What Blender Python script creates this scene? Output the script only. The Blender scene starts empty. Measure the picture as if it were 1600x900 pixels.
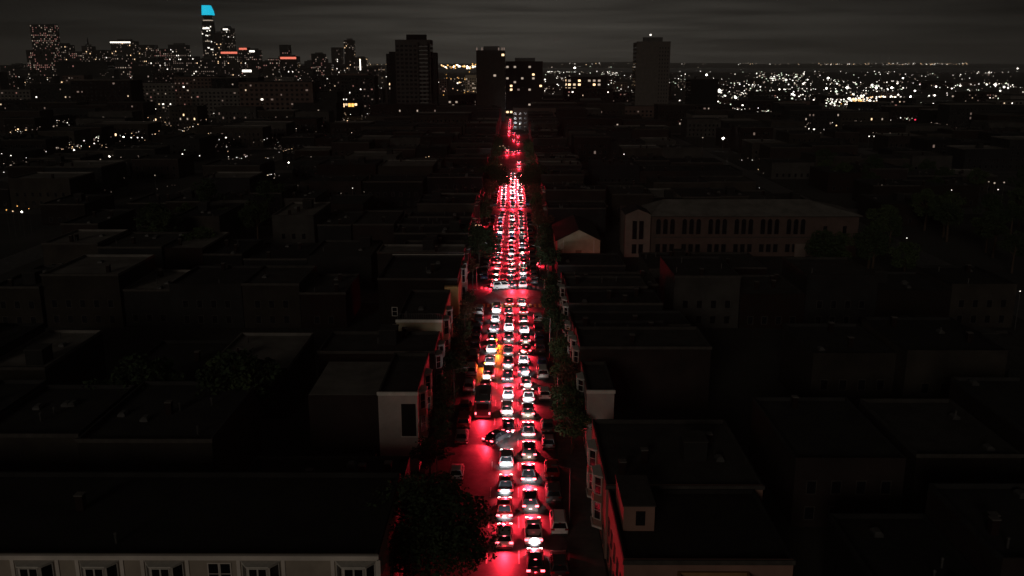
import bpy, math, random
from mathutils import Vector, Matrix
R = math.radians
random.seed(11)
sc = bpy.context.scene
col = sc.collection

# ------------------------------------------------------------------ camera
H = 51.5
PITCH = 14.1
F = 1400.0            # focal length in pixels of the 1600 px wide photograph
cam = bpy.data.cameras.new('camera'); camo = bpy.data.objects.new('camera', cam); col.objects.link(camo)
cam.sensor_width = 36; cam.lens = 36*F/1600; cam.clip_start = 1; cam.clip_end = 60000
camo.location = (0, 0, H); camo.rotation_euler = (R(90-PITCH), 0, 0.00346)
sc.camera = camo
sc.view_settings.view_transform = 'Standard'; sc.view_settings.look = 'None'
sc.view_settings.exposure = 0; sc.view_settings.gamma = 1
sc.cycles.use_denoising = True
sc.cycles.max_bounces = 4; sc.cycles.diffuse_bounces = 2; sc.cycles.glossy_bounces = 2
sc.cycles.sample_clamp_indirect = 3
sc.cycles.caustics_reflective = False; sc.cycles.caustics_refractive = False
CM = camo.rotation_euler.to_matrix()

def P(x, y, h=0.0):
    """world point at height h behind the photo's pixel (x, y)"""
    d = CM @ Vector((x-800, 450-y, -F))
    t = (h-H)/d.z
    return Vector((d.x*t, d.y*t, h))
def PD(x, y, D):
    """world point at distance Y = D behind the pixel"""
    d = CM @ Vector((x-800, 450-y, -F))
    t = D/d.y
    return Vector((d.x*t, D, H+d.z*t))

# ------------------------------------------------------------------ world: overcast night sky lit from below by the city
w = bpy.data.worlds.new('World'); sc.world = w; w.use_nodes = True
nt = w.node_tree; nt.nodes.clear()
def N(t, **k):
    n = nt.nodes.new(t)
    for a, b in k.items(): setattr(n, a, b)
    return n
def M_(op, a, b=None, c=None):
    n = N('ShaderNodeMath', operation=op)
    for i, v in enumerate((a, b, c)):
        if v is None: continue
        if isinstance(v, (int, float)): n.inputs[i].default_value = v
        else: nt.links.new(v, n.inputs[i])
    return n.outputs[0]
tc = N('ShaderNodeTexCoord'); sp = N('ShaderNodeSeparateXYZ'); nt.links.new(tc.outputs['Generated'], sp.inputs[0])
X, Y, Z = sp.outputs
az = M_('ARCTAN2', X, Y)
el = M_('ARCSINE', Z)
elp = M_('MAXIMUM', el, 0.0)
# broad glow round the view direction, falling with elevation
ga = M_('POWER', M_('MULTIPLY', M_('SUBTRACT', az, 0.03), 1/0.30), 2.0)
glow = M_('EXPONENT', M_('MULTIPLY', ga, -1.0))
fall = M_('EXPONENT', M_('MULTIPLY', elp, -15.0))
# stretched cloud streaks
cmb = N('ShaderNodeCombineXYZ')
nt.links.new(M_('MULTIPLY', az, 3.2), cmb.inputs[0]); nt.links.new(M_('MULTIPLY', el, 60.0), cmb.inputs[1])
no = N('ShaderNodeTexNoise'); no.inputs['Scale'].default_value = 1.25; no.inputs['Detail'].default_value = 5; no.inputs['Roughness'].default_value = 0.5
no.inputs['Distortion'].default_value = 0.4
nt.links.new(cmb.outputs[0], no.inputs['Vector'])
streak = M_('MULTIPLY_ADD', M_('SUBTRACT', no.outputs[0], 0.5), 2.6, 0.95)
val = M_('MULTIPLY', M_('MULTIPLY_ADD', M_('MULTIPLY', glow, fall), 0.0780, 0.0075), streak)
rgb = N('ShaderNodeMixRGB', blend_type='MULTIPLY'); rgb.inputs[0].default_value = 1
cc = N('ShaderNodeCombineXYZ')
for i in range(3): nt.links.new(val, cc.inputs[i])
nt.links.new(cc.outputs[0], rgb.inputs[1]); rgb.inputs[2].default_value = (1.0, 0.925, 0.79, 1)
bg = N('ShaderNodeBackground'); bg.inputs[1].default_value = 1.0
nt.links.new(rgb.outputs[0], bg.inputs[0])
wo = N('ShaderNodeOutputWorld'); nt.links.new(bg.outputs[0], wo.inputs[0])

# soft dim glow of the rest of the city / moon behind the clouds, low behind the camera
sun = bpy.data.lights.new('moon_glow', 'SUN'); sun.energy = 0.22; sun.angle = R(14); sun.color = (1.0, 0.86, 0.70)
suno = bpy.data.objects.new('moon_glow', sun); col.objects.link(suno)
suno.rotation_euler = Vector((0.30, 0.88, -0.24)).to_track_quat('-Z', 'Y').to_euler()

# ------------------------------------------------------------------ materials
def mat(name, c, rough=0.8, metal=0.0, var=0.25, scale=1.0, bump=0.0, spec=0.3, coat=0.0):
    m = bpy.data.materials.new(name); m.use_nodes = True
    t = m.node_tree; b = t.nodes['Principled BSDF']
    b.inputs['Roughness'].default_value = rough; b.inputs['Metallic'].default_value = metal
    b.inputs['Specular IOR Level'].default_value = spec; b.inputs['Coat Weight'].default_value = coat
    b.inputs['Base Color'].default_value = (*c, 1)
    if var:
        tx = t.nodes.new('ShaderNodeTexCoord'); n = t.nodes.new('ShaderNodeTexNoise')
        n.inputs['Scale'].default_value = scale; n.inputs['Detail'].default_value = 6; n.inputs['Roughness'].default_value = .6
        t.links.new(tx.outputs['Object'], n.inputs['Vector'])
        r = t.nodes.new('ShaderNodeValToRGB'); r.color_ramp.elements[0].position = .3; r.color_ramp.elements[1].position = .7
        r.color_ramp.elements[0].color = (*[v*(1-var) for v in c], 1); r.color_ramp.elements[1].color = (*[min(1, v*(1+var)) for v in c], 1)
        t.links.new(n.outputs[0], r.inputs[0]); t.links.new(r.outputs[0], b.inputs['Base Color'])
        if bump:
            bp = t.nodes.new('ShaderNodeBump'); bp.inputs['Strength'].default_value = bump
            t.links.new(n.outputs[0], bp.inputs['Height']); t.links.new(bp.outputs[0], b.inputs['Normal'])
    return m
def emit(name, c, s):
    m = bpy.data.materials.new(name); m.use_nodes = True; t = m.node_tree
    b = t.nodes['Principled BSDF']; b.inputs['Base Color'].default_value = (*[v*.5 for v in c], 1)
    b.inputs['Emission Color'].default_value = (*c, 1); b.inputs['Emission Strength'].default_value = s
    m.cycles.emission_sampling = 'NONE'
    return m
MT = {}
MT['ground'] = mat('city_ground', (.045, .043, .04), .95, var=.4, scale=.03)
MT['asphalt'] = mat('asphalt', (.075, .073, .072), .6, var=.55, scale=.7, bump=.5, spec=.5)
MT['paint_line'] = mat('road_paint', (.55, .55, .52), .7, var=.3, scale=2)
MT['crossing'] = mat('amber_lit_paint', (.75, .55, .18), .7, var=.2, scale=2)  # amber light falling on the stripes is put into their colour
MT['concrete'] = mat('concrete', (.11, .105, .10), .9, var=.25, scale=.8)
MT['water'] = mat('water', (.01, .012, .014), .25, var=0, spec=.5)
MT['hill'] = mat('hill', (.03, .03, .025), 1, var=.3, scale=.001)
WALLS = {}
for nme, c in dict(cream=(.42, .36, .28), white=(.55, .53, .50), tan=(.36, .28, .20), grey=(.25, .25, .25), brown=(.20, .13, .09), blue_grey=(.22, .25, .28), yellow=(.48, .34, .15), pink=(.45, .28, .24), brick=(.28, .12, .08), dark=(.08, .08, .08)).items():
    WALLS[nme] = mat('wall_'+nme, c, .9, var=.18, scale=.35, bump=.1)
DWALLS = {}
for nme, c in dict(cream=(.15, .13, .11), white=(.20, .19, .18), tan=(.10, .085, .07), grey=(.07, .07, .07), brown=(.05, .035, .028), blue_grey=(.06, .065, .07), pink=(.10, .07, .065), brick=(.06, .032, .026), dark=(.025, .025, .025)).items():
    DWALLS[nme] = mat('unlit_wall_'+nme, tuple(v*.24 for v in c), .92, var=.35, scale=.25, bump=.15)  # wall colours darkened to stand in for the blackout's lack of light
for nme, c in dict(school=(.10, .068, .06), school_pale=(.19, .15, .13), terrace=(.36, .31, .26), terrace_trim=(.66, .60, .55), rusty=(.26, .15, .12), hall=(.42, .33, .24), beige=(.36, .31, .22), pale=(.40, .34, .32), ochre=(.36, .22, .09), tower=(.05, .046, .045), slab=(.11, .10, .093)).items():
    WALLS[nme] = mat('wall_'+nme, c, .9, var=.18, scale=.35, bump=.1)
ROOFS = [mat('roof_tar', (.018, .018, .018), .95, var=.4, scale=.25), mat('roof_gravel', (.042, .04, .037), .95, var=.35, scale=.4),
         mat('roof_grey', (.028, .028, .028), .95, var=.35, scale=.3), mat('roof_pale', (.15, .14, .13), .9, var=.35, scale=.25)]
MT['trim'] = mat('white_trim', (.62, .59, .55), .7, var=.12, scale=2)
MT['dull_trim'] = mat('unlit_trim', (.055, .05, .046), .8, var=.3, scale=1)  # dark copy of the trim, night shade put into its colour
MT['glass'] = mat('dark_glass', (.012, .012, .014), .12, var=0, spec=.5)
MT['metal'] = mat('grey_metal', (.11, .11, .11), .45, .6, var=.2, scale=2)
MT['bark'] = mat('bark', (.07, .05, .035), .95, var=.3, scale=5, bump=.4)
LEAVES = [mat('leaf_dark', (.03, .05, .022), .95, var=.4, scale=1.2), mat('leaf_mid', (.05, .075, .03), .95, var=.4, scale=1.2), mat('leaf_rust', (.09, .055, .03), .7, var=.4, scale=1.2)]
MT['tyre'] = mat('tyre', (.02, .02, .02), .9, var=0); MT['rim'] = mat('rim', (.45, .45, .46), .35, .8, var=0)
MT['plastic'] = mat('black_plastic', (.025, .025, .025), .6, var=0)
MT['carglass'] = mat('car_glass', (.01, .011, .013), .06, var=0, spec=.5)
MT['plate'] = mat('plate_white', (.75, .75, .72), .5, var=0)
PAINT = {}
for nme, c, me in (('white', (.72, .72, .70), 0), ('silver', (.42, .43, .44), .5), ('black', (.04, .04, .043), 0), ('dark grey', (.11, .113, .12), .3),
                   ('grey', (.18, .185, .19), .5), ('red', (.30, .02, .02), 0), ('blue', (.03, .06, .16), .2), ('beige', (.38, .34, .27), .3)):
    PAINT[nme] = mat('paint_'+nme.replace(' ', '_'), c, .32, me, var=.04, scale=3, coat=.4)
E_TAIL = emit('tail_lamp_lit', (1, .10, .13), 7)
E_TAIL3 = emit('tail_lamp_bright', (1, .14, .16), 60)
E_TAIL2 = emit('tail_lamp_dim', (1, .05, .06), 1.6)
E_HEAD = emit('head_lamp_lit', (1, .93, .82), 9)
E_BLINK = emit('blinker_lit', (1, .45, .03), 7)
MT['skylight'] = mat('skylight_dome', (.07, .07, .07), .3, var=.2)
MT['lamp_off'] = mat('lamp_red_glass', (.25, .01, .01), .2, var=0)
MT['lamp_clear'] = mat('lamp_clear_glass', (.6, .6, .6), .1, var=0)
E_CITY = {'white': emit('light_white', (1, .93, .82), 2.6), 'warm': emit('light_warm', (1, .66, .36), 2.2), 'amber': emit('light_amber', (1, .50, .12), 2.0),
          'dim': emit('light_dim', (1, .8, .62), .45), 'faint': emit('light_faint', (1, .72, .6), .14), 'red': emit('light_red', (1, .04, .10), 1.8), 'green': emit('light_greenish', (.85, 1, .75), 1.6),
          'bright': emit('light_bright', (1, .96, .88), 9), 'warmlow': emit('light_warm_low', (1, .74, .48), .9), 'rosy': emit('light_rosy', (1, .45, .38), .30), 'cyan': emit('light_cyan', (.01, .52, .75), 1.15), 'cool': emit('light_cool', (.75, .85, 1), .35)}

# ------------------------------------------------------------------ mesh builder
class MB:
    def __init__(s): s.v = []; s.f = []; s.m = []; s.mats = []
    def mi(s, m):
        if m not in s.mats: s.mats.append(m)
        return s.mats.index(m)
    def face(s, pts, m):
        b = len(s.v); s.v += [tuple(p) for p in pts]; s.f.append(tuple(range(b, b+len(pts)))); s.m.append(s.mi(m))
    def hexa(s, p, m, skip=()):
        # p: 8 points, bottom ring 0-3 then top ring 4-7, both counter-clockwise from above
        b = len(s.v); s.v += [tuple(q) for q in p]; k = s.mi(m)
        for n, f in (('b', (3, 2, 1, 0)), ('t', (4, 5, 6, 7)), ('f', (0, 1, 5, 4)), ('r', (1, 2, 6, 5)), ('k', (2, 3, 7, 6)), ('l', (3, 0, 4, 7))):
            if n in skip: continue
            s.f.append(tuple(b+i for i in f)); s.m.append(k)
    def box(s, x0, x1, y0, y1, z0, z1, m, skip=()):
        s.hexa([(x0, y0, z0), (x1, y0, z0), (x1, y1, z0), (x0, y1, z0), (x0, y0, z1), (x1, y0, z1), (x1, y1, z1), (x0, y1, z1)], m, skip)
    def prism(s, ring0, ring1, m, top=True, bottom=False):
        n = len(ring0); b = len(s.v); k = s.mi(m); s.v += [tuple(q) for q in ring0]+[tuple(q) for q in ring1]
        for i in range(n):
            j = (i+1) % n; s.f.append((b+i, b+j, b+n+j, b+n+i)); s.m.append(k)
        if top: s.f.append(tuple(b+n+i for i in range(n))); s.m.append(k)
        if bottom: s.f.append(tuple(b+i for i in reversed(range(n)))); s.m.append(k)
    def tube(s, a, b_, r0, r1, m, n=8):
        a = Vector(a); b_ = Vector(b_); d = (b_-a).normalized(); u = d.orthogonal().normalized(); v = d.cross(u)
        ra = [a+(u*math.cos(t)+v*math.sin(t))*r0 for t in [2*math.pi*i/n for i in range(n)]]
        rb = [b_+(u*math.cos(t)+v*math.sin(t))*r1 for t in [2*math.pi*i/n for i in range(n)]]
        s.prism(ra, rb, m, True, True)
    def mesh(s, name):
        me = bpy.data.meshes.new(name); me.from_pydata(s.v, [], s.f)
        for m in s.mats: me.materials.append(m)
        me.polygons.foreach_set('material_index', s.m); me.update()
        return me
    def build(s, name, parent=None, loc=(0, 0, 0), rz=0):
        return link(name, s.mesh(name), parent, loc, rz)
def link(name, data, parent=None, loc=(0, 0, 0), rz=0):
    o = bpy.data.objects.new(name, data); col.objects.link(o); o.location = loc; o.rotation_euler = (0, 0, rz)
    if parent: o.parent = parent
    return o
def tag(o, label, cat, group=None, kind=None):
    if label: o['label'] = label
    if cat: o['category'] = cat
    if group: o['group'] = group
    if kind: o['kind'] = kind
    return o
def struct(o): o['kind'] = 'structure'; return o
def stuff(o): o['kind'] = 'stuff'; return o
def thing(name, label, cat, loc=(0, 0, 0), rz=0, group=None):
    return tag(link(name, None, None, loc, rz), label, cat, group)
ORD = ['', 'first', 'second', 'third', 'fourth', 'fifth', 'sixth', 'seventh', 'eighth', 'ninth', 'tenth', 'eleventh', 'twelfth', 'thirteenth', 'fourteenth', 'fifteenth', 'sixteenth', 'seventeenth', 'eighteenth', 'nineteenth']
TENS = ['', '', 'twenty', 'thirty', 'forty', 'fifty', 'sixty', 'seventy', 'eighty']
def ordn(n):
    if n < 20: return ORD[n]
    t, u = divmod(n, 10)
    return TENS[t][:-1]+'ieth' if u == 0 else TENS[t]+'-'+ORD[u]

# ------------------------------------------------------------------ ground, water, hills
CROSS = [60, 197, 318, 438, 558, 678, 798, 918, 1038, 1158, 1278, 1398]     # cross streets (distance of their centre line)
XL, XR = -8.6, 5.8                                            # kerb lines of the jammed street
g = MB(); g.box(-9000, 9000, -2500, 5200, -3, 0, MT['ground'], skip='b'); struct(g.build('ground'))
g = MB(); g.box(-16000, 16000, 5200, 9500, -4, -1.5, MT['water'], skip='b'); struct(g.build('water'))
g = MB()
nx = 160
def ridge(x): return 26+12*math.sin(x*.00033+1)+7*math.sin(x*.0011)+3*math.sin(x*.0041)
for i in range(nx):
    xa = -17000+i*34000/nx; xb = xa+34000/nx
    prof = [(9500, 0, 0), (11000, .2, .2), (13000, .7, .7), (15500, 1.0, 1.0), (18000, .3, .3)]
    for (ya, fa, _), (yb, fb, _) in zip(prof, prof[1:]):
        g.face([(xa, ya, ridge(xa)*fa*1.5-1), (xb, ya, ridge(xb)*fa*1.5-1), (xb, yb, ridge(xb)*fb*1.5-1), (xa, yb, ridge(xa)*fb*1.5-1)], MT['hill'])
struct(g.build('far_hills'))

g = MB(); g.box(XL, XR, 20, 1500, -.1, .02, MT['asphalt'], skip='b'); struct(g.build('road'))
side_x = [-430, -330, -232, -134, 110, 208, 306, 404, 502, -528]  # parallel streets
for c in CROSS:
    wd = 6.0
    for (a, b) in ((-700, XL-.01), (XR+.01, 700)):
        g = MB(); g.box(a, b, c-wd, c+wd, -.1, .02, MT['asphalt'], skip='b'); struct(g.build('cross_road'))
for x in side_x:
    g = MB(); g.box(x-5, x+5, 20, 1500, -.1, .024, MT['asphalt'], skip='b'); struct(g.build('side_road'))
for a, b in zip([20]+[c+6 for c in CROSS], [c-6 for c in CROSS]+[1500]):
    if b-a < 5: continue
    for s, (x0, x1) in (('l', (-11.6, XL)), ('r', (XR, 9.5))):
        g = MB(); n = 0
        if b < 440:
            root = None
            step = 3.0 if b < 200 else 6.0
            y = a
            while y < b-.5:
                yy = min(y+step, b); g.box(x0, x1, y+.02, yy-.02, 0, .15, MT['concrete'], skip='b'); y += step
        else: g.box(x0, x1, a, b, 0, .15, MT['concrete'], skip='b')
        struct(g.build('pavement'))
g = MB()
for xl in (-3.0, .45):
    y = 70
    while y < 560:
        if not any(abs(y-c) < 11 for c in CROSS): g.box(xl-.07, xl+.07, y, y+2.6, .02, .026, MT['paint_line'], skip='b')
        y += 7.5
struct(g.build('lane_line'))
for c in CROSS[1:4]:
    for yc, mt in ((c-9.2, 'crossing' if c < 200 else 'paint_line'), (c+7.0, 'paint_line')):
        g = MB()
        for i in range(14):
            x = XL+.5+i*1.02
            g.box(x, x+.5, yc, yc+2.8, .02, .027, MT[mt], skip='b')
        struct(g.build('zebra_crossing'))

# ------------------------------------------------------------------ cars
def ring(sec):  # sec: list of (x,z) half profile from bottom centre to top centre -> full loop
    return sec+[(-x, z) for x, z in reversed(sec)]
def car_parts(L, W, Ht, hood, kind):
    """part meshes; the car points to +Y, origin on the ground under its centre"""
    hw = W/2; yb = -L/2; yf = L/2
    belt = hood+.10
    deck = {'sedan': hood+.08, 'hatchback': hood+.14, 'suv': hood+.12, 'van': hood+.15, 'pickup': hood+.05}[kind]
    mb = MB(); bm_ = PAINT['white']
    st = [(yb, .86, .34, deck-.22), (yb+.10, .94, .26, deck-.04), (yb+.45, 1.0, .22, deck), (yb+L*.3, 1.0, .22, belt), (yf-L*.30, 1.0, .22, belt), (yf-.55, .98, .22, hood-.03), (yf-.12, .90, .27, hood-.16), (yf, .80, .34, hood-.34)]
    rings = []
    for y, k, zb, zt in st:
        w_ = hw*k
        sec = [(w_*.86, zb), (w_, zb+.16), (w_*1.0, zt-.22), (w_*.93, zt-.05), (w_*.6, zt)]
        rings.append([(x, y, z) for x, z in ring(sec)])
    for a, b in zip(rings, rings[1:]): mb.prism(a, b, bm_, top=False)
    mb.face(list(reversed(rings[0])), bm_); mb.face(rings[-1], bm_)
    # greenhouse
    G = {'sedan': (yb+.62, yb+1.30, yf-2.05, yf-1.20), 'hatchback': (yb+.16, yb+.60, yf-1.95, yf-1.10), 'suv': (yb+.12, yb+.42, yf-2.1, yf-1.30), 'van': (yb+.06, yb+.22, yf-1.7, yf-.75), 'pickup': (yb+2.0, yb+2.15, yf-2.15, yf-1.45)}[kind]
    y0, y1, y2, y3 = G; tw = hw*.74; bw = hw*.93; rz = Ht-.06
    bot = [(-bw, y0, belt-.04), (bw, y0, belt-.04), (bw, y3, belt-.04), (-bw, y3, belt-.04)]
    top = [(-tw, y1, rz), (tw, y1, rz), (tw, y2, rz), (-tw, y2, rz)]
    B = [Vector(p) for p in bot]; T = [Vector(p) for p in top]
    # painted frame behind the glass, domed roof
    mb.hexa(B+T, bm_)
    mb.hexa([(-tw-.02, y1-.03, rz), (tw+.02, y1-.03, rz), (tw+.02, y2+.03, rz), (-tw-.02, y2+.03, rz), (-tw*.8, y1+.12, Ht), (tw*.8, y1+.12, Ht), (tw*.8, y2-.12, Ht), (-tw*.8, y2-.12, Ht)], bm_, skip='b')
    if kind in ('suv', 'van'):
        for s in (-1, 1): mb.box(s*tw*.86-.025, s*tw*.86+.025, y1+.15, y2-.15, Ht-.01, Ht+.05, MT['plastic'])
    if kind == 'pickup':
        mb.box(-hw*.82, hw*.82, yb+.12, y0-.08, deck, deck+.012, MT['plastic'])
        for s in (-1, 1): mb.box(s*hw*.9-.05, s*hw*.9+.05, yb+.05, y0, deck, deck+.16, bm_)
        mb.box(-hw*.9, hw*.9, yb+.02, yb+.10, deck, deck+.16, bm_)
    body = mb.mesh('body')
    parts = [('body', body, 'paint')]
    def pane(name, q, e):
        q = [Vector(p) for p in q]; c = sum(q, Vector())/4; n = (q[1]-q[0]).cross(q[3]-q[0]).normalized()
        inn = [c+(p-c)*e+n*.012 for p in q]; bak = [c+(p-c)*e-n*.02 for p in q]
        m = MB(); m.hexa(bak+inn, MT['carglass']); parts.append((name, m.mesh(name), None))
    pane('rear_window', [B[0], B[1], T[1], T[0]], .86)
    pane('windscreen', [B[2], B[3], T[3], T[2]], .88)
    def lerp(a, b, t): return a+(b-a)*t
    for a, b, c_, d in ((B[1], B[2], T[2], T[1]), (B[3], B[0], T[0], T[3])):
        for t0, t1 in ((.03, .5), (.52, .97)):
            pane('side_window', [lerp(a, b, t0), lerp(a, b, t1), lerp(d, c_, t1), lerp(d, c_, t0)], .88)
    # bumpers
    m = MB(); m.box(-hw*.88, hw*.88, yb-.06, yb+.10, .34, .56, MT['plastic']); parts.append(('bumper', m.mesh('bumper'), None)); m = MB(); m.box(-hw*.82, hw*.82, yf-.10, yf+.03, .30, .50, MT['plastic']); parts.append(('bumper', m.mesh('bumper'), None))
    m = MB(); m.box(-.16, .16, yb-.085, yb-.062, .60, .75, MT['plate']); parts.append(('licence_plate', m.mesh('licence_plate'), None))
    return dict(parts=parts, hw=hw, yb=yb, yf=yf, deck=deck, hood=hood, y1=y1, Ht=Ht, kind=kind, L=L)
wm = MB(); wm.tube((-.11, 0, .33), (.11, 0, .33), .33, .33, MT['tyre'], 16); wm.tube((.111, 0, .33), (.125, 0, .33), .2, .19, MT['rim'], 12); wm.tube((-.125, 0, .33), (-.111, 0, .33), .19, .2, MT['rim'], 12)
WHEEL = wm.mesh('wheel')
TYPES = {'sedan': car_parts(4.75, 1.84, 1.44, .86, 'sedan'), 'hatchback': car_parts(4.2, 1.78, 1.50, .90, 'hatchback'), 'suv': car_parts(4.65, 1.90, 1.70, 1.02, 'suv'),
         'van': car_parts(4.95, 1.96, 1.85, 1.05, 'van'), 'pickup': car_parts(5.3, 1.95, 1.80, 1.08, 'pickup')}
LAMPM = {}
def lamp_mesh(kind, which, em):
    k = (kind, which, em.name)
    if k in LAMPM: return LAMPM[k]
    t = TYPES[kind]; m = MB(); s = .21
    if which == 'tail': m.box(-s, s, -.05, .06, -.09, .10, em); m.box(-s*.9, s*.3, -.055, -.045, -.05, .05, em)
    elif which == 'high': m.box(-.14, .14, -.03, .03, -.025, .03, em)
    else: m.box(-.17, .17, -.06, .04, -.07, .07, em)
    LAMPM[k] = m.mesh({'tail': 'tail_light', 'high': 'high_brake_light', 'head': 'headlight'}[which]); return LAMPM[k]
def lightdata(name, c, e, ang, blend=.7, r=.06):
    l = bpy.data.lights.new(name, 'SPOT'); l.color = c; l.energy = e; l.spot_size = R(ang); l.spot_blend = blend; l.shadow_soft_size = r
    return l
L_BRAKE = [lightdata('brake_glow', (1, .022, .046), e, 148, .9, .12) for e in (1300, 2200, 3200, 14000)]
L_HEAD = [lightdata('head_beam', c, e, 62, 1.0, .15) for c, e in (((1, .95, .88), 1100), ((.92, .96, 1), 2600), ((1, .86, .66), 900), ((1, .8, .75), 6000))]
L_BLINK = lightdata('blinker_glow', (1, .22, .01), 900, 160, 1.0, .1)
SLOTCACHE = {}
def make_car(x, y, kind, paint, label, cat, group, rz=0.0, lit=True, brake=1, head=0, blink=0, name=None, simple=False):
    t = TYPES[kind]
    r = thing(name or ('parked_car' if not lit else 'car'), label, cat, (x, y, .02), rz, group)
    for n, me, flag in t['parts']:
        if simple and n in ('licence_plate', 'bumper', 'side_window'): continue
        o = link(n, me, r)
        if flag == 'paint':
            o.material_slots[0].link = 'OBJECT'; o.material_slots[0].material = PAINT[paint]
    if not simple:
        for sx in (-1, 1):
            for yy in (t['yb']+.95, t['yf']-.92): link('wheel', WHEEL, r, (sx*(t['hw']-.10), yy, 0))
    zt = t['deck']-.16
    for sx in (-1, 1):
        em = (E_TAIL3 if brake == 3 else E_TAIL if brake else E_TAIL2) if lit else MT['lamp_off']
        if blink == sx: em = E_BLINK
        link('tail_light', lamp_mesh(kind, 'tail', em), r, (sx*(t['hw']*.80), t['yb']+.02, zt))
        if not simple or lit: link('headlight', lamp_mesh(kind, 'head', E_HEAD if lit else MT['lamp_clear']), r, (sx*(t['hw']*.70), t['yf']-.04, t['hood']-.26))
    if not simple:
        link('high_brake_light', lamp_mesh(kind, 'high', E_TAIL if lit and brake else MT['lamp_off']), r, (0, t['y1']-.07 if kind != 'pickup' else t['yb']+2.12, t['Ht']-.06))
    if lit:
        a = link('brake_glow', L_BRAKE[brake if isinstance(brake, int) else 1], r, (0, t['yb']-.14, t['deck']-.1)); a.rotation_euler = (R(-58), 0, 0)
        a = link('head_beam', L_HEAD[head], r, (0, t['yf']+.1, t['hood']-.2)); a.rotation_euler = (R(89), 0, 0)
        if blink:
            a = link('blinker_glow', L_BLINK, r, (blink*(t['hw']+.1), t['yb']-.1, .8)); a.rotation_euler = (R(-50), 0, 0)
    return r
paints = ['white', 'silver', 'black', 'dark grey', 'grey', 'white', 'black', 'silver', 'red', 'blue', 'beige', 'grey']
kinds = ['sedan', 'suv', 'sedan', 'hatchback', 'suv', 'sedan', 'hatchback', 'van', 'suv', 'sedan', 'pickup', 'suv']
rc = random.Random(5)
def lane_cars(spec, lane, cont_to, gap_set, xlane):
    n = 0; last = None
    for e in spec:
        px, py, kind, paint = e[:4]; kw = e[4] if len(e) > 4 else {}
        p = P(px, py, .75); t = TYPES[kind]; y = p.y+t['L']/2
        if last is not None: y = max(y, last+t['L']/2+.35)
        last = y+t['L']/2; n += 1
        kw = dict(kw); kw.setdefault('brake', rc.choice((0, 1, 1, 2, 2))); kw.setdefault('head', rc.choice((0, 0, 1, 1, 2)))
        make_car(p.x, y, kind, paint, f"{paint} {kind} with red tail lights, {ordn(n)} from the bottom in the {lane} lane", kind if kind != 'sedan' else 'car', 'vehicles queueing in the lit traffic jam', **kw)
    k = 0; y = last+1.2
    while y < cont_to:
        kind = rc.choice(kinds); paint = rc.choice(paints); t = TYPES[kind]; yc = y+t['L']/2
        if any(abs(yc-c) < 8 for c in CROSS) and rc.random() < gap_set: y += 2; continue
        n += 1
        sparse = yc > 452
        lab = f"{paint} {kind} far up the street, {ordn(n)} from the bottom in the {lane} lane"
        make_car(xlane+rc.uniform(-.25, .25), yc, kind, paint, lab, kind if kind != 'sedan' else 'car', 'vehicles queueing in the lit traffic jam', rz=rc.uniform(-.02, .02), brake=rc.choice((0, 1, 2, 2)) if yc < 340 else 3, head=rc.choice((0, 0, 1, 2)) if yc < 340 else 3, simple=yc > 240)
        y += t['L']+rc.uniform(.8, 2.2)+(rc.choice((0, 9, 20)) if sparse else 0)
    return n
mid = [(788, 852, 'suv', 'white', dict(brake=2, head=1)), (788, 806, 'sedan', 'red', dict(brake=2, head=1)), (790, 767, 'sedan', 'dark grey', dict(head=1)), (791, 726, 'suv', 'silver', dict(brake=0, head=1)),
       (794, 673, 'sedan', 'black', dict(brake=2)), (792, 645, 'suv', 'white'), (794, 619, 'hatchback', 'white', dict(head=1)), (793, 592, 'sedan', 'black'), (794, 572, 'suv', 'grey'), (794, 552, 'sedan', 'dark grey'),
       (795, 532, 'suv', 'black'), (795, 514, 'van', 'white', dict(head=1)), (796, 502, 'suv', 'white'), (795, 490, 'sedan', 'grey'), (796, 475, 'sedan', 'red')]
rgt = [(837, 893, 'sedan', 'black', dict(brake=2, head=1)), (834, 847, 'pickup', 'white', dict(brake=2, head=0)), (829, 794, 'suv', 'black', dict(brake=2, head=1)), (826, 749, 'sedan', 'dark grey', dict(brake=2)), (827, 713, 'suv', 'black', dict(brake=2)),
       (826, 679, 'sedan', 'silver', dict(brake=2)), (825, 649, 'suv', 'grey', dict(brake=2)), (826, 624, 'sedan', 'white'), (822, 602, 'hatchback', 'silver', dict(head=1)), (818, 583, 'suv', 'dark grey'), (818, 565, 'sedan', 'white'),
       (822, 549, 'hatchback', 'red'), (821, 534, 'suv', 'black'), (819, 518, 'van', 'white', dict(head=1)), (818, 504, 'suv', 'beige'), (818, 488, 'sedan', 'red'), (815, 475, 'sedan', 'beige')]
lft = [(758, 610, 'suv', 'red', dict(brake=2, head=2)), (763, 590, 'van', 'white', dict(head=1)), (765, 568, 'sedan', 'silver', dict(blink=-1)), (768, 548, 'van', 'beige', dict(blink=1)), (769, 533, 'suv', 'beige', dict(blink=1)),
       (772, 516, 'suv', 'black'), (774, 500, 'sedan', 'white'), (776, 486, 'van', 'white', dict(head=1))]
lane_cars(mid, 'middle', 424, 1.0, -1.0)
lane_cars(rgt, 'right', 418, 1.0, 2.0)
lane_cars(lft, 'left', 412, 1.0, -4.6)
# angled car pulling out of the middle lane, indicator lit
p = P(779, 688, .7)
make_car(p.x-.1, p.y+1.7, 'sedan', 'black', 'black sedan turned across the lane line with its yellow indicator lit', 'car', 'vehicles queueing in the lit traffic jam', rz=R(-38), brake=1, blink=0)
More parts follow.
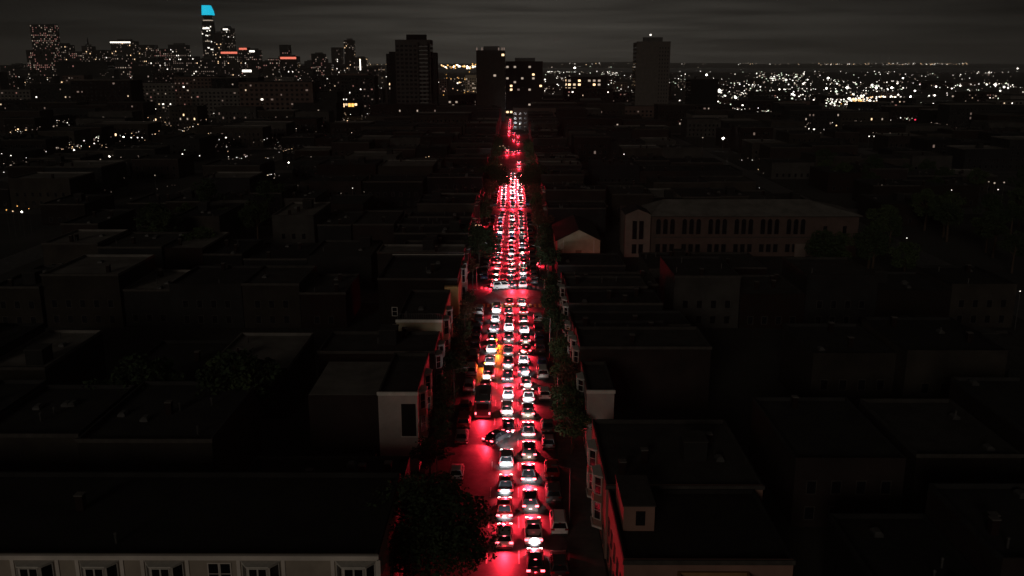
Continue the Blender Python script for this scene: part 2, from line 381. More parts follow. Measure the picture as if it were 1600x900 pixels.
# distant sparse cars
for i, yy in enumerate((456, 478, 524, 531, 538, 546, 600, 622, 655, 672, 680, 700, 735, 739, 742, 746, 750, 754, 758, 762, 766, 774, 790, 812, 850)):
    make_car(rc.choice((-4.6, -1.0, 2.0)), yy, rc.choice(('sedan', 'suv')), rc.choice(paints), f'tiny distant car with red lights beyond the tree gap, {ordn(i+1)} in the far street', 'car', 'cars far up the street', brake=2, head=1, simple=True)

# shuttle bus at the tail of the left lane
def bus():
    q0 = P(754, 656, 0)
    r = thing('bus', 'dark box-bodied bus with small red lamps, last vehicle of the left lane', 'bus', (q0.x, q0.y+3.6, .02))
    Lh, hw, h = 3.5, 1.22, 2.9
    b = MB(); b.hexa([(-hw, -Lh, .35), (hw, -Lh, .35), (hw, Lh, .35), (-hw, Lh, .35), (-hw*.96, -Lh+.08, h), (hw*.96, -Lh+.08, h), (hw*.96, Lh-.25, h), (-hw*.96, Lh-.25, h)], PAINT['dark grey'])
    b.box(-hw*.8, hw*.8, -Lh+.5, Lh-.8, h, h+.06, PAINT['grey']); b.build('body', r)
    b = MB(); b.box(-.6, .6, -1.2, .6, h+.061, h+.32, MT['metal']); b.build('roof_unit', r)
    b = MB(); b.box(-hw*.72, hw*.72, -Lh+.0, -Lh+.12, 1.55, 2.45, MT['carglass']); b.build('rear_window', r)
    for s in (-1, 1):
        for k in range(4):
            b = MB(); b.box(s*hw-.04, s*hw+.02, -Lh+.6+k*1.6, -Lh+1.95+k*1.6, 1.5, 2.35, MT['carglass']); b.build('side_window', r)
        b = MB(); b.box(-.10, .10, -.05, .04, -.16, .16, E_TAIL); b.build('tail_light', r, (s*1.02, -Lh-.02, .95))
        b = MB(); b.box(-.07, .07, -.04, .04, -.04, .04, E_TAIL2); b.build('marker_lamp', r, (s*1.02, -Lh+.06, h-.1))
        b = MB(); b.box(-.15, .15, -.05, .05, -.1, .1, E_HEAD); b.build('headlight', r, (s*.9, Lh, .8))
        for yy in (-2.1, 2.3): 
            o = link('wheel', WHEEL, r, (s*1.08, yy, 0)); o.scale = (1.5, 1.4, 1.4)
    b = MB()
    for k in (-1, 0, 1): b.box(k*.22-.08, k*.22+.08, -Lh+.02, -Lh+.1, h-.12, h-.04, E_TAIL2)
    b.build('marker_lamp', r)
    b = MB(); b.box(-hw*.95, hw*.95, -Lh-.1, -Lh+.05, .38, .6, MT['rim']); b.build('bumper', r)
    a = link('brake_glow', L_BRAKE[2], r, (0, -Lh-.2, .9)); a.rotation_euler = (R(-60), 0, 0)
    a = link('head_beam', L_HEAD[0], r, (0, Lh+.1, .8)); a.rotation_euler = (R(84), 0, 0)
bus()

# parked cars on both kerbs
GP = 'cars parked along the jammed street'
park_l = {(752, 489): ('van', 'white'), (737, 584): ('van', 'white'), (734, 608): ('suv', 'silver'), (723, 690): ('sedan', 'silver'), (713, 746): ('hatchback', 'white')}
park_r = {(837, 500): ('suv', 'white'), (847, 588): ('van', 'white'), (847, 621): ('suv', 'white'), (855, 697): ('hatchback', 'silver'), (856, 780): ('suv', 'dark grey'), (873, 831): ('van', 'white')}
for side, dct, xp in (('left', park_l, -7.5), ('right', park_r, 4.7)):
    occ = []; items = []
    for (px, py), (k, c) in dct.items():
        yy = P(px, py, .8).y+TYPES[k]['L']/2; items.append((yy, k, c)); occ.append(yy)
    y = 72 if side == 'right' else 100
    while y < 430:
        if not any(abs(y-o) < 5.6 for o in occ) and not any(abs(y-c) < 12 for c in CROSS) and rc.random() < .8:
            items.append((y, rc.choice(kinds), rc.choice(('black', 'dark grey', 'black', 'grey', 'blue', 'red')))); occ.append(y)
        y += 1.2 if any(abs(y-o) < 5.6 for o in occ) else 2
    items.sort()
    for i, (yy, k, c) in enumerate(items):
        if side == 'right' and abs(yy-(P(873, 831, .8).y+2.4)) < .3: xx = 5.0
        else: xx = xp+rc.uniform(-.1, .1)
        make_car(xx, yy, k, c, f"{c} {k} parked with its lights off, {ordn(i+1)} from the bottom along the {side} kerb", k if k != 'sedan' else 'car', GP, lit=False, rz=rc.uniform(-.02, .02), simple=yy > 240)
# cross-street cars at the first junctions
cs = [(785, 447, 'van', 'white', -1.35, 'white van crossing the junction in front of the queue'), (826, 413, 'sedan', 'white', 1.45, 'white car nosing into the street from the right beyond the junction'),
      (741, 352, 'sedan', 'grey', 1.5, 'grey car waiting on the left arm of the second junction')]
for px, py, k, c, rz, lab in cs:
    q = P(px, py, .6); make_car(q.x, q.y, k, c, lab, 'car', None, rz=rz, lit=True, brake=1, head=1)
# queue on the near cross street, below the frame: its headlights catch the bay-window house
for i, xx in enumerate((-34, -27, -20, -13, 12, 19)):
    pass

# ------------------------------------------------------------------ buildings
def building(name, label, cat, x0, x1, y0, y1, h, wall, roof, group=None, parapet=.5, cornice=True):
    r = thing(name, label, cat, ((x0+x1)/2, (y0+y1)/2, 0), 0, group)
    X0, X1, Y0, Y1 = (x0-x1)/2, (x1-x0)/2, (y0-y1)/2, (y1-y0)/2
    m = MB(); zr = h-parapet; t = .22
    m.box(X0, X1, Y0, Y1, 0, zr, wall, skip='bt')
    m.box(X0, X1, Y0, Y0+t, zr, h, wall, skip='b'); m.box(X0, X1, Y1-t, Y1, zr, h, roof, skip='b')
    m.box(X0, X0+t, Y0+t, Y1-t, zr, h, roof, skip='b'); m.box(X1-t, X1, Y0+t, Y1-t, zr, h, roof, skip='b')
    m.build('wall', r)
    ro = MB(); ro.box(X0+.01, X1-.01, Y0+.01, Y1-.01, zr-.2, zr, roof, skip='b'); rf = ro.build('roof', r)
    if cornice:
        c = MB(); c.box(X0-.12, X1+.12, Y0-.18, Y0-.002, h-.42, h+.03, MT['dull_trim' if cornice == 'dull' else 'trim']); c.build('cornice', r)
    return r, (X0, X1, Y0, Y1)
def rot_pt(face, u, v, d, B):
    X0, X1, Y0, Y1 = B
    if face == 'f': return (X0+u, Y0-d, v)
    if face == 'l': return (X0-d, Y1-u, v)
    if face == 'r': return (X1+d, Y0+u, v)
def add_win(m, face, u, z, wd, ht, B, glass, frame, mull=True):
    """window with frame bars and recessed-looking pane on a facade"""
    def bx(u0, u1, z0, z1, d0, d1, mt):
        p = [rot_pt(face, a, b, d, B) for a, b, d in ((u0, z0, d0), (u1, z0, d0), (u1, z0, d1), (u0, z0, d1))]
        q = [rot_pt(face, a, b, d, B) for a, b, d in ((u0, z1, d0), (u1, z1, d0), (u1, z1, d1), (u0, z1, d1))]
        m.hexa(p+q, mt)
    b = .09
    bx(u, u+wd, z, z+ht, .0, .03, glass)
    bx(u-b, u, z-b, z+ht+b, 0, .09, frame); bx(u+wd, u+wd+b, z-b, z+ht+b, 0, .09, frame)
    bx(u, u+wd, z+ht, z+ht+b, 0, .09, frame); bx(u, u+wd, z-b, z, 0, .13, frame)
    if mull: bx(u, u+wd, z+ht/2-.03, z+ht/2+.03, .03, .06, frame)
def win_grid(r, B, face, length, h, wd, ht, sx, fl, glassf, frame, z0=1.0, sep=False, maxn=300, name='window'):
    n = max(1, int((length-.8)/sx)); off = (length-(n-1)*sx-wd)/2; k = max(1, int((h-.9-z0)/fl)+0)
    m = MB(); any_ = False
    for j in range(k):
        for i in range(n):
            if sep:
                q = MB(); add_win(q, face, off+i*sx, z0+j*fl, wd, ht, B, glassf(), frame); q.build(name, r)
            else:
                add_win(m, face, off+i*sx, z0+j*fl, wd, ht, B, glassf(), frame, False); any_ = True
    if any_: stuff(m.build(name, r))
def roof_bits(r, B, h, rnd, near=True):
    X0, X1, Y0, Y1 = B; z = h-.5
    w_, d = X1-X0, Y1-Y0
    for k in range(rnd.choice((1, 2, 3, 4, 5, 6))):
        x = rnd.uniform(X0+1, X1-1.6); y = rnd.uniform(Y0+1, Y1-2)
        t = rnd.random(); m = MB()
        if t < .35:
            m.box(x, x+.9, y, y+1.3, z, z+.3, MT['metal'], skip='b'); m.hexa([(x+.05, y+.05, z+.3), (x+.85, y+.05, z+.3), (x+.85, y+1.25, z+.3), (x+.05, y+1.25, z+.3), (x+.2, y+.2, z+.5), (x+.7, y+.2, z+.5), (x+.7, y+1.1, z+.5), (x+.2, y+1.1, z+.5)], MT['skylight'], skip='b'); m.build('skylight', r)
        elif t < .7:
            m.box(x, x+.7, y, y+.7, z, z+1.5, DWALLS['brick'], skip='b'); m.box(x-.06, x+.76, y-.06, y+.76, z+1.5, z+1.62, MT['concrete'], skip=''); m.build('chimney', r)
        else:
            m.tube((x, y, z), (x, y, z+.9), .12, .12, MT['metal'], 8); m.tube((x, y, z+.9), (x, y, z+1.05), .2, .08, MT['metal'], 8); m.build('vent', r)
    if rnd.random() < .25 and w_ > 6:
        m = MB(); x = rnd.uniform(X0+1, X1-4); y = rnd.uniform(Y0+2, Y1-4); m.box(x, x+2.6, y, y+3, z, z+2.3, DWALLS['grey'], skip='b'); m.box(x-.1, x+2.7, y-.1, y+3.1, z+2.3, z+2.42, ROOFS[1]); m.build('stair_penthouse', r)

def bay(r, face, u, w_, z0, z1, dep, B, wall, name='bay_window', panes=True, floors=1):
    """canted bay: body part with window sub-parts"""
    def pt(a, z, d): return Vector(rot_pt(face, a, z, d, B))
    c = dep*.8
    ring_ = [(u, 0), (u+w_, 0), (u+w_-c, dep), (u+c, dep)]
    order = ring_ if face == 'x' else [ring_[0], ring_[3], ring_[2], ring_[1]]
    m = MB()
    lo = [pt(a, z0, d) for a, d in order]; hi = [pt(a, z1, d) for a, d in order]
    m.prism(lo, hi, wall, True, True)
    # cap moulding and base
    e = .12
    big = [(u-e, 0), (u+c*.9-e*.3, dep+e), (u+w_-c*.9+e*.3, dep+e), (u+w_+e, 0)]
    m.prism([pt(a, z1, d) for a, d in big], [pt(a, z1+.12, d) for a, d in big], MT['trim'], True, True)
    m.prism([pt(a, z0-.2, d) for a, d in big], [pt(a, z0, d) for a, d in big], MT['trim'], True, True)
    b = m.build(name, r)
    if panes:
        fh = (z1-z0)/floors
        for fl in range(floors):
            za = z0+fl*fh+.9; zb = z0+(fl+1)*fh-.14
            for (a0, d0), (a1, d1), k in (((u+c, dep), (u+w_-c, dep), 2), ((u+w_-c, dep), (u+w_, 0), 1), ((u, 0), (u+c, dep), 1)):
                for i in range(k):
                    t0 = .14+i*.5 if k == 2 else .16; t1 = t0+(.22+.0 if k == 2 else .68)
                    if k == 2: t0 = .07+i*.47; t1 = t0+.39
                    A = pt(a0+(a1-a0)*t0, za, d0+(d1-d0)*t0); Bp = pt(a0+(a1-a0)*t1, za, d0+(d1-d0)*t1)
                    up = Vector((0, 0, zb-za)); n = (Bp-A).cross(up).normalized(); cen = pt(u+w_/2, za, -2)
                    if n.dot(A-cen) < 0: n = -n
                    q = MB(); bar = .06; dirv = (Bp-A).normalized()
                    def slab(o0, wv, hv, d0_, d1_, mt):
                        q.hexa([o0+n*d0_, o0+wv+n*d0_, o0+wv+n*d1_, o0+n*d1_]+[o0+hv+n*d0_, o0+wv+hv+n*d0_, o0+wv+hv+n*d1_, o0+hv+n*d1_], mt)
                    slab(A, Bp-A, up, -.01, .02, MT['glass'])
                    slab(A-dirv*bar, dirv*bar, up, -.01, .07, MT['trim']); slab(Bp, dirv*bar, up, -.01, .07, MT['trim'])
                    slab(A-dirv*bar+up, Bp-A+dirv*2*bar, Vector((0, 0, bar)), -.01, .08, MT['trim']); slab(A-dirv*bar-Vector((0, 0, bar)), Bp-A+dirv*2*bar, Vector((0, 0, bar)), -.01, .1, MT['trim'])
                    slab(A+up*.5, Bp-A, Vector((0, 0, .06)), .021, .05, MT['trim'])
                    q.build('sash_window', b)
    return b
Gd = lambda: MT['glass']

# -- bay-windowed terrace at the lower left
r, B = building('terraced_house', 'pale stucco terrace with white framed bay windows under a black flat roof, lower left corner', 'apartment building', -66, -11.4, 66.5, 82, 12, WALLS['terrace'], ROOFS[0], cornice=False)
c = MB(); c.box(B[0]-.1, B[1]+.15, B[2]-.28, B[2]-.002, 11.72, 12.04, WALLS['terrace_trim']); c.box(B[0], B[1], B[2]-.14, B[2]-.003, 11.55, 11.717, WALLS['terrace_trim']); c.build('cornice', r)
c = MB(); c.box(B[1]-.5, B[1]+.06, B[2]-.1, B[2]-.003, 0, 11.54, WALLS['terrace_trim']); c.build('corner_board', r)
BL = B[1]-B[0]
for px, wd in ((556, 3.3), (408, 3.2), (258, 3.2), (156, 3.2), (55, 3.2)):
    x = PD(px, 884, 66.5).x; u = x-wd/2-(-66)
    bay(r, 'f', u, wd, 3.4, 11.42, 1.0, B, WALLS['terrace_trim'], floors=2)
    for s in (-.42, wd+.1):
        q = MB(); q.box(B[0]+u+s, B[0]+u+s+.3, B[2]-.09, B[2]-.004, 0, 11.54, WALLS['terrace_trim']); q.build('pilaster', r)
for px in (340,):
    x = PD(px, 884, 66.5).x
    for dx in (-.75, .25):
        for z in (3.6, 7.2):
            q = MB(); add_win(q, 'f', x+dx+66, z+2.1, .8, 1.9, B, MT['glass'], WALLS['terrace_trim']); q.build('window', r)
for px in (482, 205, 105):
    x = PD(px, 884, 66.5).x
    q = MB(); add_win(q, 'f', x-.5+66, 1.2, .9, 1.9, B, MT['glass'], WALLS['terrace_trim']); q.build('window', r)
win_grid(r, B, 'r', 15.5, 12, 1.0, 1.7, 2.6, 3.5, Gd, WALLS['terrace_trim'], 1.3, True)
roof_bits(r, B, 12, random.Random(3))

# -- gable-side building left of the jam (red-lit street wall, shade of a notch painted on its near wall)
r, B = building('corner_house', 'pale corner building with a red-lit street wall beside the empty stretch of road', 'house', -17.4, -12.4, 107, 123, 11, WALLS['pale'], ROOFS[1])
m = MB(); m.box(B[0]-9.5, B[0], B[2]+2.5, B[3], 0, 9.6, DWALLS['pink'], skip='b'); m.build('rear_wing', r)
m = MB(); m.box(B[0]-9.45, B[0]-.05, B[2]+2.6, B[3]-.1, 9.6, 9.64, ROOFS[3]); m.build('wing_roof', r)
m = MB(); m.box(B[0]+2.9, B[1]-.25, B[2]-.03, B[2]+.02, 5.0, 9.4, DWALLS['dark']); m.build('well_shade_panel', r)  # flat dark panel, paints the shade inside a recess
q = MB(); q.box(B[0]+2.8, B[1]-.2, B[2]-.09, B[2]-.031, 4.85, 5.0, MT['trim']); q.build('sill', r)
win_grid(r, B, 'r', 16, 11, .9, 1.5, 2.5, 3.2, Gd, MT['trim'], 1.2, True)
for u in (2.2, 9): bay(r, 'r', u, 2.8, 3.8, 10, .8, B, WALLS['tan'], floors=2, panes=True)
# low brick shed beside it
r, B = building('garage', 'low dark garage in front of the pale corner building', 'garage', -27, -17.8, 100, 106.5, 3.4, WALLS['pink'], ROOFS[0])
win_grid(r, B, 'f', 9.2, 3.6, 2.2, 2.0, 3.0, 3, lambda: WALLS['dark'], MT['trim'], .2, True, name='door')

# -- beige block with roof fence
r, B = building('apartment_building', 'beige blank-walled apartment block with a fenced roof left of the jam', 'apartment building', -19.3, -11.9, 140, 160, 11, WALLS['beige'], ROOFS[1])
m = MB()
for i in range(20): m.box(B[0]+.2+i*.38, B[0]+.24+i*.38, B[2]+.1, B[2]+.14, 11, 12.0, MT['metal'])
for z in (11.05, 11.95): m.box(B[0]+.2, B[0]+7.2, B[2]+.05, B[2]+.09, z, z+.05, MT['metal'])
m.build('roof_fence', r)
bay(r, 'r', 3, 3, 3.4, 10, .9, B, WALLS['tan'], floors=2); bay(r, 'r', 9, 3, 3.4, 10, .9, B, WALLS['tan'], floors=2)
for z in (4.2, 7.6):
    q = MB(); add_win(q, 'f', 5.6, z, .7, 1.3, B, MT['glass'], MT['trim']); q.build('window', r)
roof_bits(r, B, 11, random.Random(8))
# -- ochre corner block
r, B = building('ochre_building', 'ochre walled corner block with a white roof edge just before the junction', 'apartment building', -26, -10.9, 165, 186, 12, DWALLS['brown'], ROOFS[2], cornice='dull')
m = MB(); m.box(B[1]-2.4, B[1]+.2, B[2]-1.2, B[2]+9, 0, 10.6, WALLS['ochre']); m.build('street_wall', r)
m = MB(); m.box(B[0], B[1]+.1, B[3]-.02, B[3]+.15, 11.6, 12.1, MT['trim']); m.build('roof_edge', r)
bay(r, 'r', 12, 3, 3.6, 11, .8, B, WALLS['pink'], floors=2); bay(r, 'r', 16.5, 3, 3.6, 11, .8, B, WALLS['pink'], floors=2)
win_grid(r, B, 'f', 15, 12, .9, 1.6, 3, 3.4, Gd, MT['trim'], 1.2, True)
roof_bits(r, B, 12, random.Random(9))
for z in ():
    pass
# -- gable hall right of the street
gx0, gx1, gy0, gy1, ge, gr = 11.4, 23.0, 238, 262, 5.0, 7.9
r = thing('gabled_hall', 'small beige gabled hall with a plain front right of the street', 'church hall', (gx0, gy0, 0))
W_ = gx1-gx0; Dp = gy1-gy0
m = MB(); k = WALLS['hall']
m.face([(0, 0, 0), (W_, 0, 0), (W_, 0, ge), (W_/2, 0, gr), (0, 0, ge)], k); m.face([(W_, Dp, 0), (0, Dp, 0), (0, Dp, ge), (W_/2, Dp, gr), (W_, Dp, ge)], k)
m.face([(0, Dp, 0), (0, 0, 0), (0, 0, ge), (0, Dp, ge)], k); m.face([(W_, 0, 0), (W_, Dp, 0), (W_, Dp, ge), (W_, 0, ge)], k); m.build('wall', r)
m = MB()
for s in (0, 1):
    a = -.5 if s == 0 else W_+.5; ze = ge-.22
    p = [(a, -.4, ze), (W_/2, -.4, gr+.02), (W_/2, Dp+.4, gr+.02), (a, Dp+.4, ze)]
    if s: p = [p[1], p[0], p[3], p[2]]
    m.hexa(p+[(x, y, z+.16) for x, y, z in p], ROOFS[2])
m.build('roof', r)
m = MB(); m.box(1.6, 1.75, -.06, -.003, 0, ge, MT['trim']); m.box(W_-1.75, W_-1.6, -.06, -.003, 0, ge, MT['trim']); m.build('corner_board', r)
m = MB(); m.box(W_/2-.8, W_/2+.8, -.07, -.004, 0, 2.3, WALLS['brown']); m.build('door', r)

# -- long school building
sx0, sx1, sy0, sy1, sh = 30.5, 93.5, 241, 258, 11.3
r = thing('school_building', 'long institutional building with tall windows and a pale hipped roof on the right', 'school', (sx0, sy0, 0))
SW = sx1-sx0; SD = sy1-sy0
B = (0, SW, 0, SD)
m = MB(); m.box(0, SW, 0, SD, 0, sh, WALLS['school'], skip='b'); m.build('wall', r)
m = MB(); zz = sh; e = .8; rx = 8
ring0 = [(7-e, -e, zz), (SW+e, -e, zz), (SW+e, SD+e, zz), (7-e, SD+e, zz)]
m.prism([(x, y, z-.25) for x, y, z in ring0], ring0, MT['dull_trim'], False, True)
a, b_ = (7+rx-4, SD/2, zz+3.2), (SW-rx-4, SD/2, zz+3.2)
m.face([ring0[0], ring0[1], b_, a], ROOFS[3]); m.face([ring0[2], ring0[3], a, b_], ROOFS[3]); m.face([ring0[1], ring0[2], b_], ROOFS[3]); m.face([ring0[3], ring0[0], a], ROOFS[3]); m.build('roof', r)
m = MB(); m.box(-.6, 6.2, -1.2, 9, 0, sh+.5, WALLS['school_pale'], skip='b'); m.face([(-.6, -1.2, sh+.5), (6.2, -1.2, sh+.5), (2.8, -1.2, sh+1.9)], WALLS['school_pale']); m.face([(-.8, -1.4, sh+.4), (2.8, -1.4, sh+2.0), (2.8, 9, sh+2.0), (-.8, 9, sh+.4)], ROOFS[2]); m.face([(2.8, -1.4, sh+2.0), (6.4, -1.4, sh+.4), (6.4, 9, sh+.4), (2.8, 9, sh+2.0)], ROOFS[2]); wg = m.build('end_wing', r)
for x in (1.4, 3.2):
    for z, ht in ((1, 2.6), (5, 5.0)):
        q = MB(); q.box(x, x+1.1, -1.26, -1.201, z, z+ht, MT['glass']); q.box(x-.1, x, -1.3, -1.202, z-.1, z+ht+.1, MT['dull_trim']); q.box(x+1.1, x+1.2, -1.3, -1.202, z-.1, z+ht+.1, MT['dull_trim']); q.build('window', wg)
for z, ht in ((1.2, 2.2), (6.2, 3.6)):
    i = 0; x = 8.0
    while x < SW-13:
        q = MB()
        q.box(x, x+1.15, -.04, .02, z, z+ht, MT['glass'])
        if z > 5: # arched head
            n = 6; pts = [(x+.575+.575*math.cos(math.pi*t/n), -.041, z+ht+.575*math.sin(math.pi*t/n)) for t in range(n+1)]
            q.face(list(reversed(pts)), MT['glass'])
        q.box(x-.12, x, -.1, -.003, z-.1, z+ht, MT['dull_trim']); q.box(x+1.15, x+1.27, -.1, -.003, z-.1, z+ht, MT['dull_trim'])
        q.build('window', r); i += 1
        x += 1.9 if i % 3 else 3.3
for x in (SW-9.5, SW-4.2):
    q = MB(); q.box(x, x+1, -.05, .02, 6.0, 8.4, MT['glass']); q.build('window', r)
m = MB(); m.box(7, SW, -.14, -.004, 5.2, 5.45, MT['dull_trim']); m.build('string_course', r)
m = MB(); m.box(SW-17, SW-14, -.6, -.003, 0, 3.6, WALLS['school_pale']); m.build('porch', r)

# -- right-hand row near the camera
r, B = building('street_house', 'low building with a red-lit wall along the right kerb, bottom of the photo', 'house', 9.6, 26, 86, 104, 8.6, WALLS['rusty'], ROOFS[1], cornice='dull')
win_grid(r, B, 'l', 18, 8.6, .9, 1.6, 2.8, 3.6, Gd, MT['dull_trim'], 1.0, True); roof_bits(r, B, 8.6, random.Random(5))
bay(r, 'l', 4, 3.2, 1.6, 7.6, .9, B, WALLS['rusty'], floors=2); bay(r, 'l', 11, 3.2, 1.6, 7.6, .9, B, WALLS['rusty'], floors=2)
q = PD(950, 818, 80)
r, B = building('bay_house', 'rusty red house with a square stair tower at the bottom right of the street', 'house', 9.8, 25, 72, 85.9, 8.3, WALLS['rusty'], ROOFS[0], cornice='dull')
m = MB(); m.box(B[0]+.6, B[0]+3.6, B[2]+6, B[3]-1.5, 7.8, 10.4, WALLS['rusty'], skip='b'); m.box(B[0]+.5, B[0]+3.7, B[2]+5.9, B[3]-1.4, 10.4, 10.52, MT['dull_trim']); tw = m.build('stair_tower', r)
m = MB(); m.box(B[0]+1.8, B[0]+2.7, B[2]+5.95, B[2]+6.02, 8.4, 9.9, MT['glass']); m.build('window', tw)
win_grid(r, B, 'l', 13.9, 8.3, .9, 1.5, 2.6, 3.1, Gd, MT['dull_trim'], 1.0, True)
r, B = building('street_house', 'pale narrow house with a blank end wall on the right side of the street', 'house', 9.6, 13.2, 112, 124, 9.4, WALLS['pale'], ROOFS[1])
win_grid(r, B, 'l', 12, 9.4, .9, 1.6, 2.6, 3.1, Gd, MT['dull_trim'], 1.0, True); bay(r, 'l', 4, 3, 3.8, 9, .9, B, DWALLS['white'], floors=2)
# ochre low roof at bottom right
r, B = building('ochre_roof_house', 'low house with a rust brown roof at the bottom edge right of the street', 'house', 14.6, 21, 66.2, 71.9, 7.2, DWALLS['brown'], mat('roof_rust', (.30, .17, .08), .9, var=.3, scale=.5), cornice=False)

r, B = building('shed', 'low dark flat-roofed shed in front of the gabled hall', 'shed', 10.5, 27, 214, 228, 3.6, DWALLS['grey'], ROOFS[2], cornice='dull'); roof_bits(r, B, 3.6, random.Random(2))
# -- generic row houses, block by block
placed_boxes = [(-66.5, -11, 66, 82.5), (-27.2, -12, 99.5, 124), (-20, -11.5, 139.5, 161), (-26.5, -10.5, 164, 187), (10.5, 24, 236, 264), (29, 95, 238, 260), (9, 27, 65, 104.5), (9.7, 29, 203, 237), (9, 13.5, 111.5, 124.5)]
def clash(x0, x1, y0, y1):
    return any(x0 < b and x1 > a and y0 < d and y1 > c for a, b, c, d in placed_boxes)
parks = [(70, 100, 205, 236), (96, 200, 215, 300), (-26, -11, 205, 300 if 0 else 206), (120, 170, 130, 185)]
def inpark(x, y): return any(a < x < b and c < y < d for a, b, c, d in parks)
rb = random.Random(21)
wn = list(DWALLS)
blocks_y = [(66, 191), (203, 312), (324, 432), (444, 552), (564, 672), (684, 792)]
bname = ['nearest block', 'second block', 'third block', 'fourth block', 'fifth block', 'sixth block']
def dwin(pr):
    def f():
        t = rb.random()
        if t < pr: return E_CITY[rb.choice(('dim', 'dim', 'warm', 'faint', 'faint', 'faint'))]
        return MT['glass']
    return f
nb = 0
# street-front houses
for bi, (ya, yb_) in enumerate(blocks_y):
    for side in ('left', 'right'):
        y = ya; i = 0
        while y < yb_-5:
            wdt = rb.uniform(8, 12) if bi < 2 else rb.uniform(11, 17)
            y1 = min(y+wdt, yb_)
            dep = rb.uniform(15, 20)
            x0, x1 = (-11.9-rb.uniform(0, .8)-dep, -11.9) if side == 'left' else (9.8, 9.8+dep+rb.uniform(0, .8))
            h = rb.uniform(8, 12.5)+(bi > 3)*rb.uniform(0, 6)
            if side == 'right' and bi == 0: h = rb.uniform(7.5, 10.5)
            if not clash(x0, x1, y, y1-.3):
                i += 1; wk = rb.choice(wn)
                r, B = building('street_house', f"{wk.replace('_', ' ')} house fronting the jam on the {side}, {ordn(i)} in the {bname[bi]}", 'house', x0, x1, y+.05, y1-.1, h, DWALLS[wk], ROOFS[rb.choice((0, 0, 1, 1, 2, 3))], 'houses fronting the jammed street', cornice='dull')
                nb += 1
                face = 'r' if side == 'left' else 'l'; ln = y1-y-.15
                if bi < 2:
                    nbay = 1 if ln < 9 else 2
                    for b in range(nbay):
                        bay(r, face, ln*(b+.5)/nbay-1.4, 2.8, 3.4, h-1.2, .85, B, DWALLS[rb.choice(('white', 'cream', wk, 'tan'))], panes=bi == 0, floors=2)
                    if bi == 0: win_grid(r, B, face, ln, 4.3, 1.1, 1.8, 3.4, 3.1, Gd, MT['dull_trim'], .6, True)
                    else: win_grid(r, B, face, ln, h, 1.0, 1.6, 2.4, 3.1, Gd, MT['dull_trim'], 1.0)
                else: win_grid(r, B, face, ln, h, 1.1, 1.6, 2.6, 3.1, dwin(.03), MT['dull_trim'], 1.0)
                if rb.random() < .5 and bi > 0: win_grid(r, B, 'f', x1-x0, h, .9, 1.4, 3.2, 3.1, dwin(.02 if bi < 3 else .07), MT['dull_trim'], 1.0)
                roof_bits(r, B, h, rb)
            y = y1
# houses behind, along cross streets
for bi, (ya, yb_) in enumerate(blocks_y):
    rows = [(ya, ya+18), (ya+26, ya+46), (ya+58, ya+78), (yb_-20, yb_)] if bi == 0 else [(ya, ya+22), (ya+40, ya+66), (yb_-24, yb_)]
    lim = (58, 118, 185, 265, 330, 400)[bi]
    for ri, (y0, y1) in enumerate(rows):
        for side in ('left', 'right'):
            x = 31.5; i = 0
            while x < lim+ri*12:
                wdt = rb.uniform(9, 16) if bi < 2 else (rb.uniform(14, 24) if bi < 4 else rb.uniform(22, 42))
                x0, x1 = (x, x+wdt) if side == 'right' else (-x-wdt-2, -x-2)
                if not clash(x0, x1, y0, y1) and not any(x0 < s+6 and x1 > s-6 for s in side_x) and not inpark((x0+x1)/2, (y0+y1)/2) and rb.random() < .9:
                    h = rb.uniform(7, 11.5)+(bi > 2)*rb.uniform(0, 5)+(bi > 4)*rb.uniform(0, 8)
                    if side == 'right' and bi == 1 and ri == 0 and x0 < 104: h = rb.uniform(4, 5.6)
                    i += 1; wk = rb.choice(wn); dy = rb.uniform(0, 2.5)
                    nm = 'row_house' if wdt < 20 else 'low_building'
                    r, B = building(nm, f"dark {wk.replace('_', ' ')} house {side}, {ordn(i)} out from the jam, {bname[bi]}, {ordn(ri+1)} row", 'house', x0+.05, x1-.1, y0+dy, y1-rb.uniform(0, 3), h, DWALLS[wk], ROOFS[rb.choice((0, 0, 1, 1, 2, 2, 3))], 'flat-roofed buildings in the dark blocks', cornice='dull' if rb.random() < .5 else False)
                    nb += 1
                    if bi > 0 or ri != 0:
                        win_grid(r, B, 'f', x1-x0-.15, h, 1.0, 1.5, 2.8, 3.2, dwin((0, .0, .004, .02, .04, .08)[bi]*(1.6 if side == 'left' else .8)), MT['dull_trim'], 1.0)
                    if bi < 4: roof_bits(r, B, h, rb)
                x += wdt+rb.choice((0, 0, 0, .8))
print('row buildings', nb)

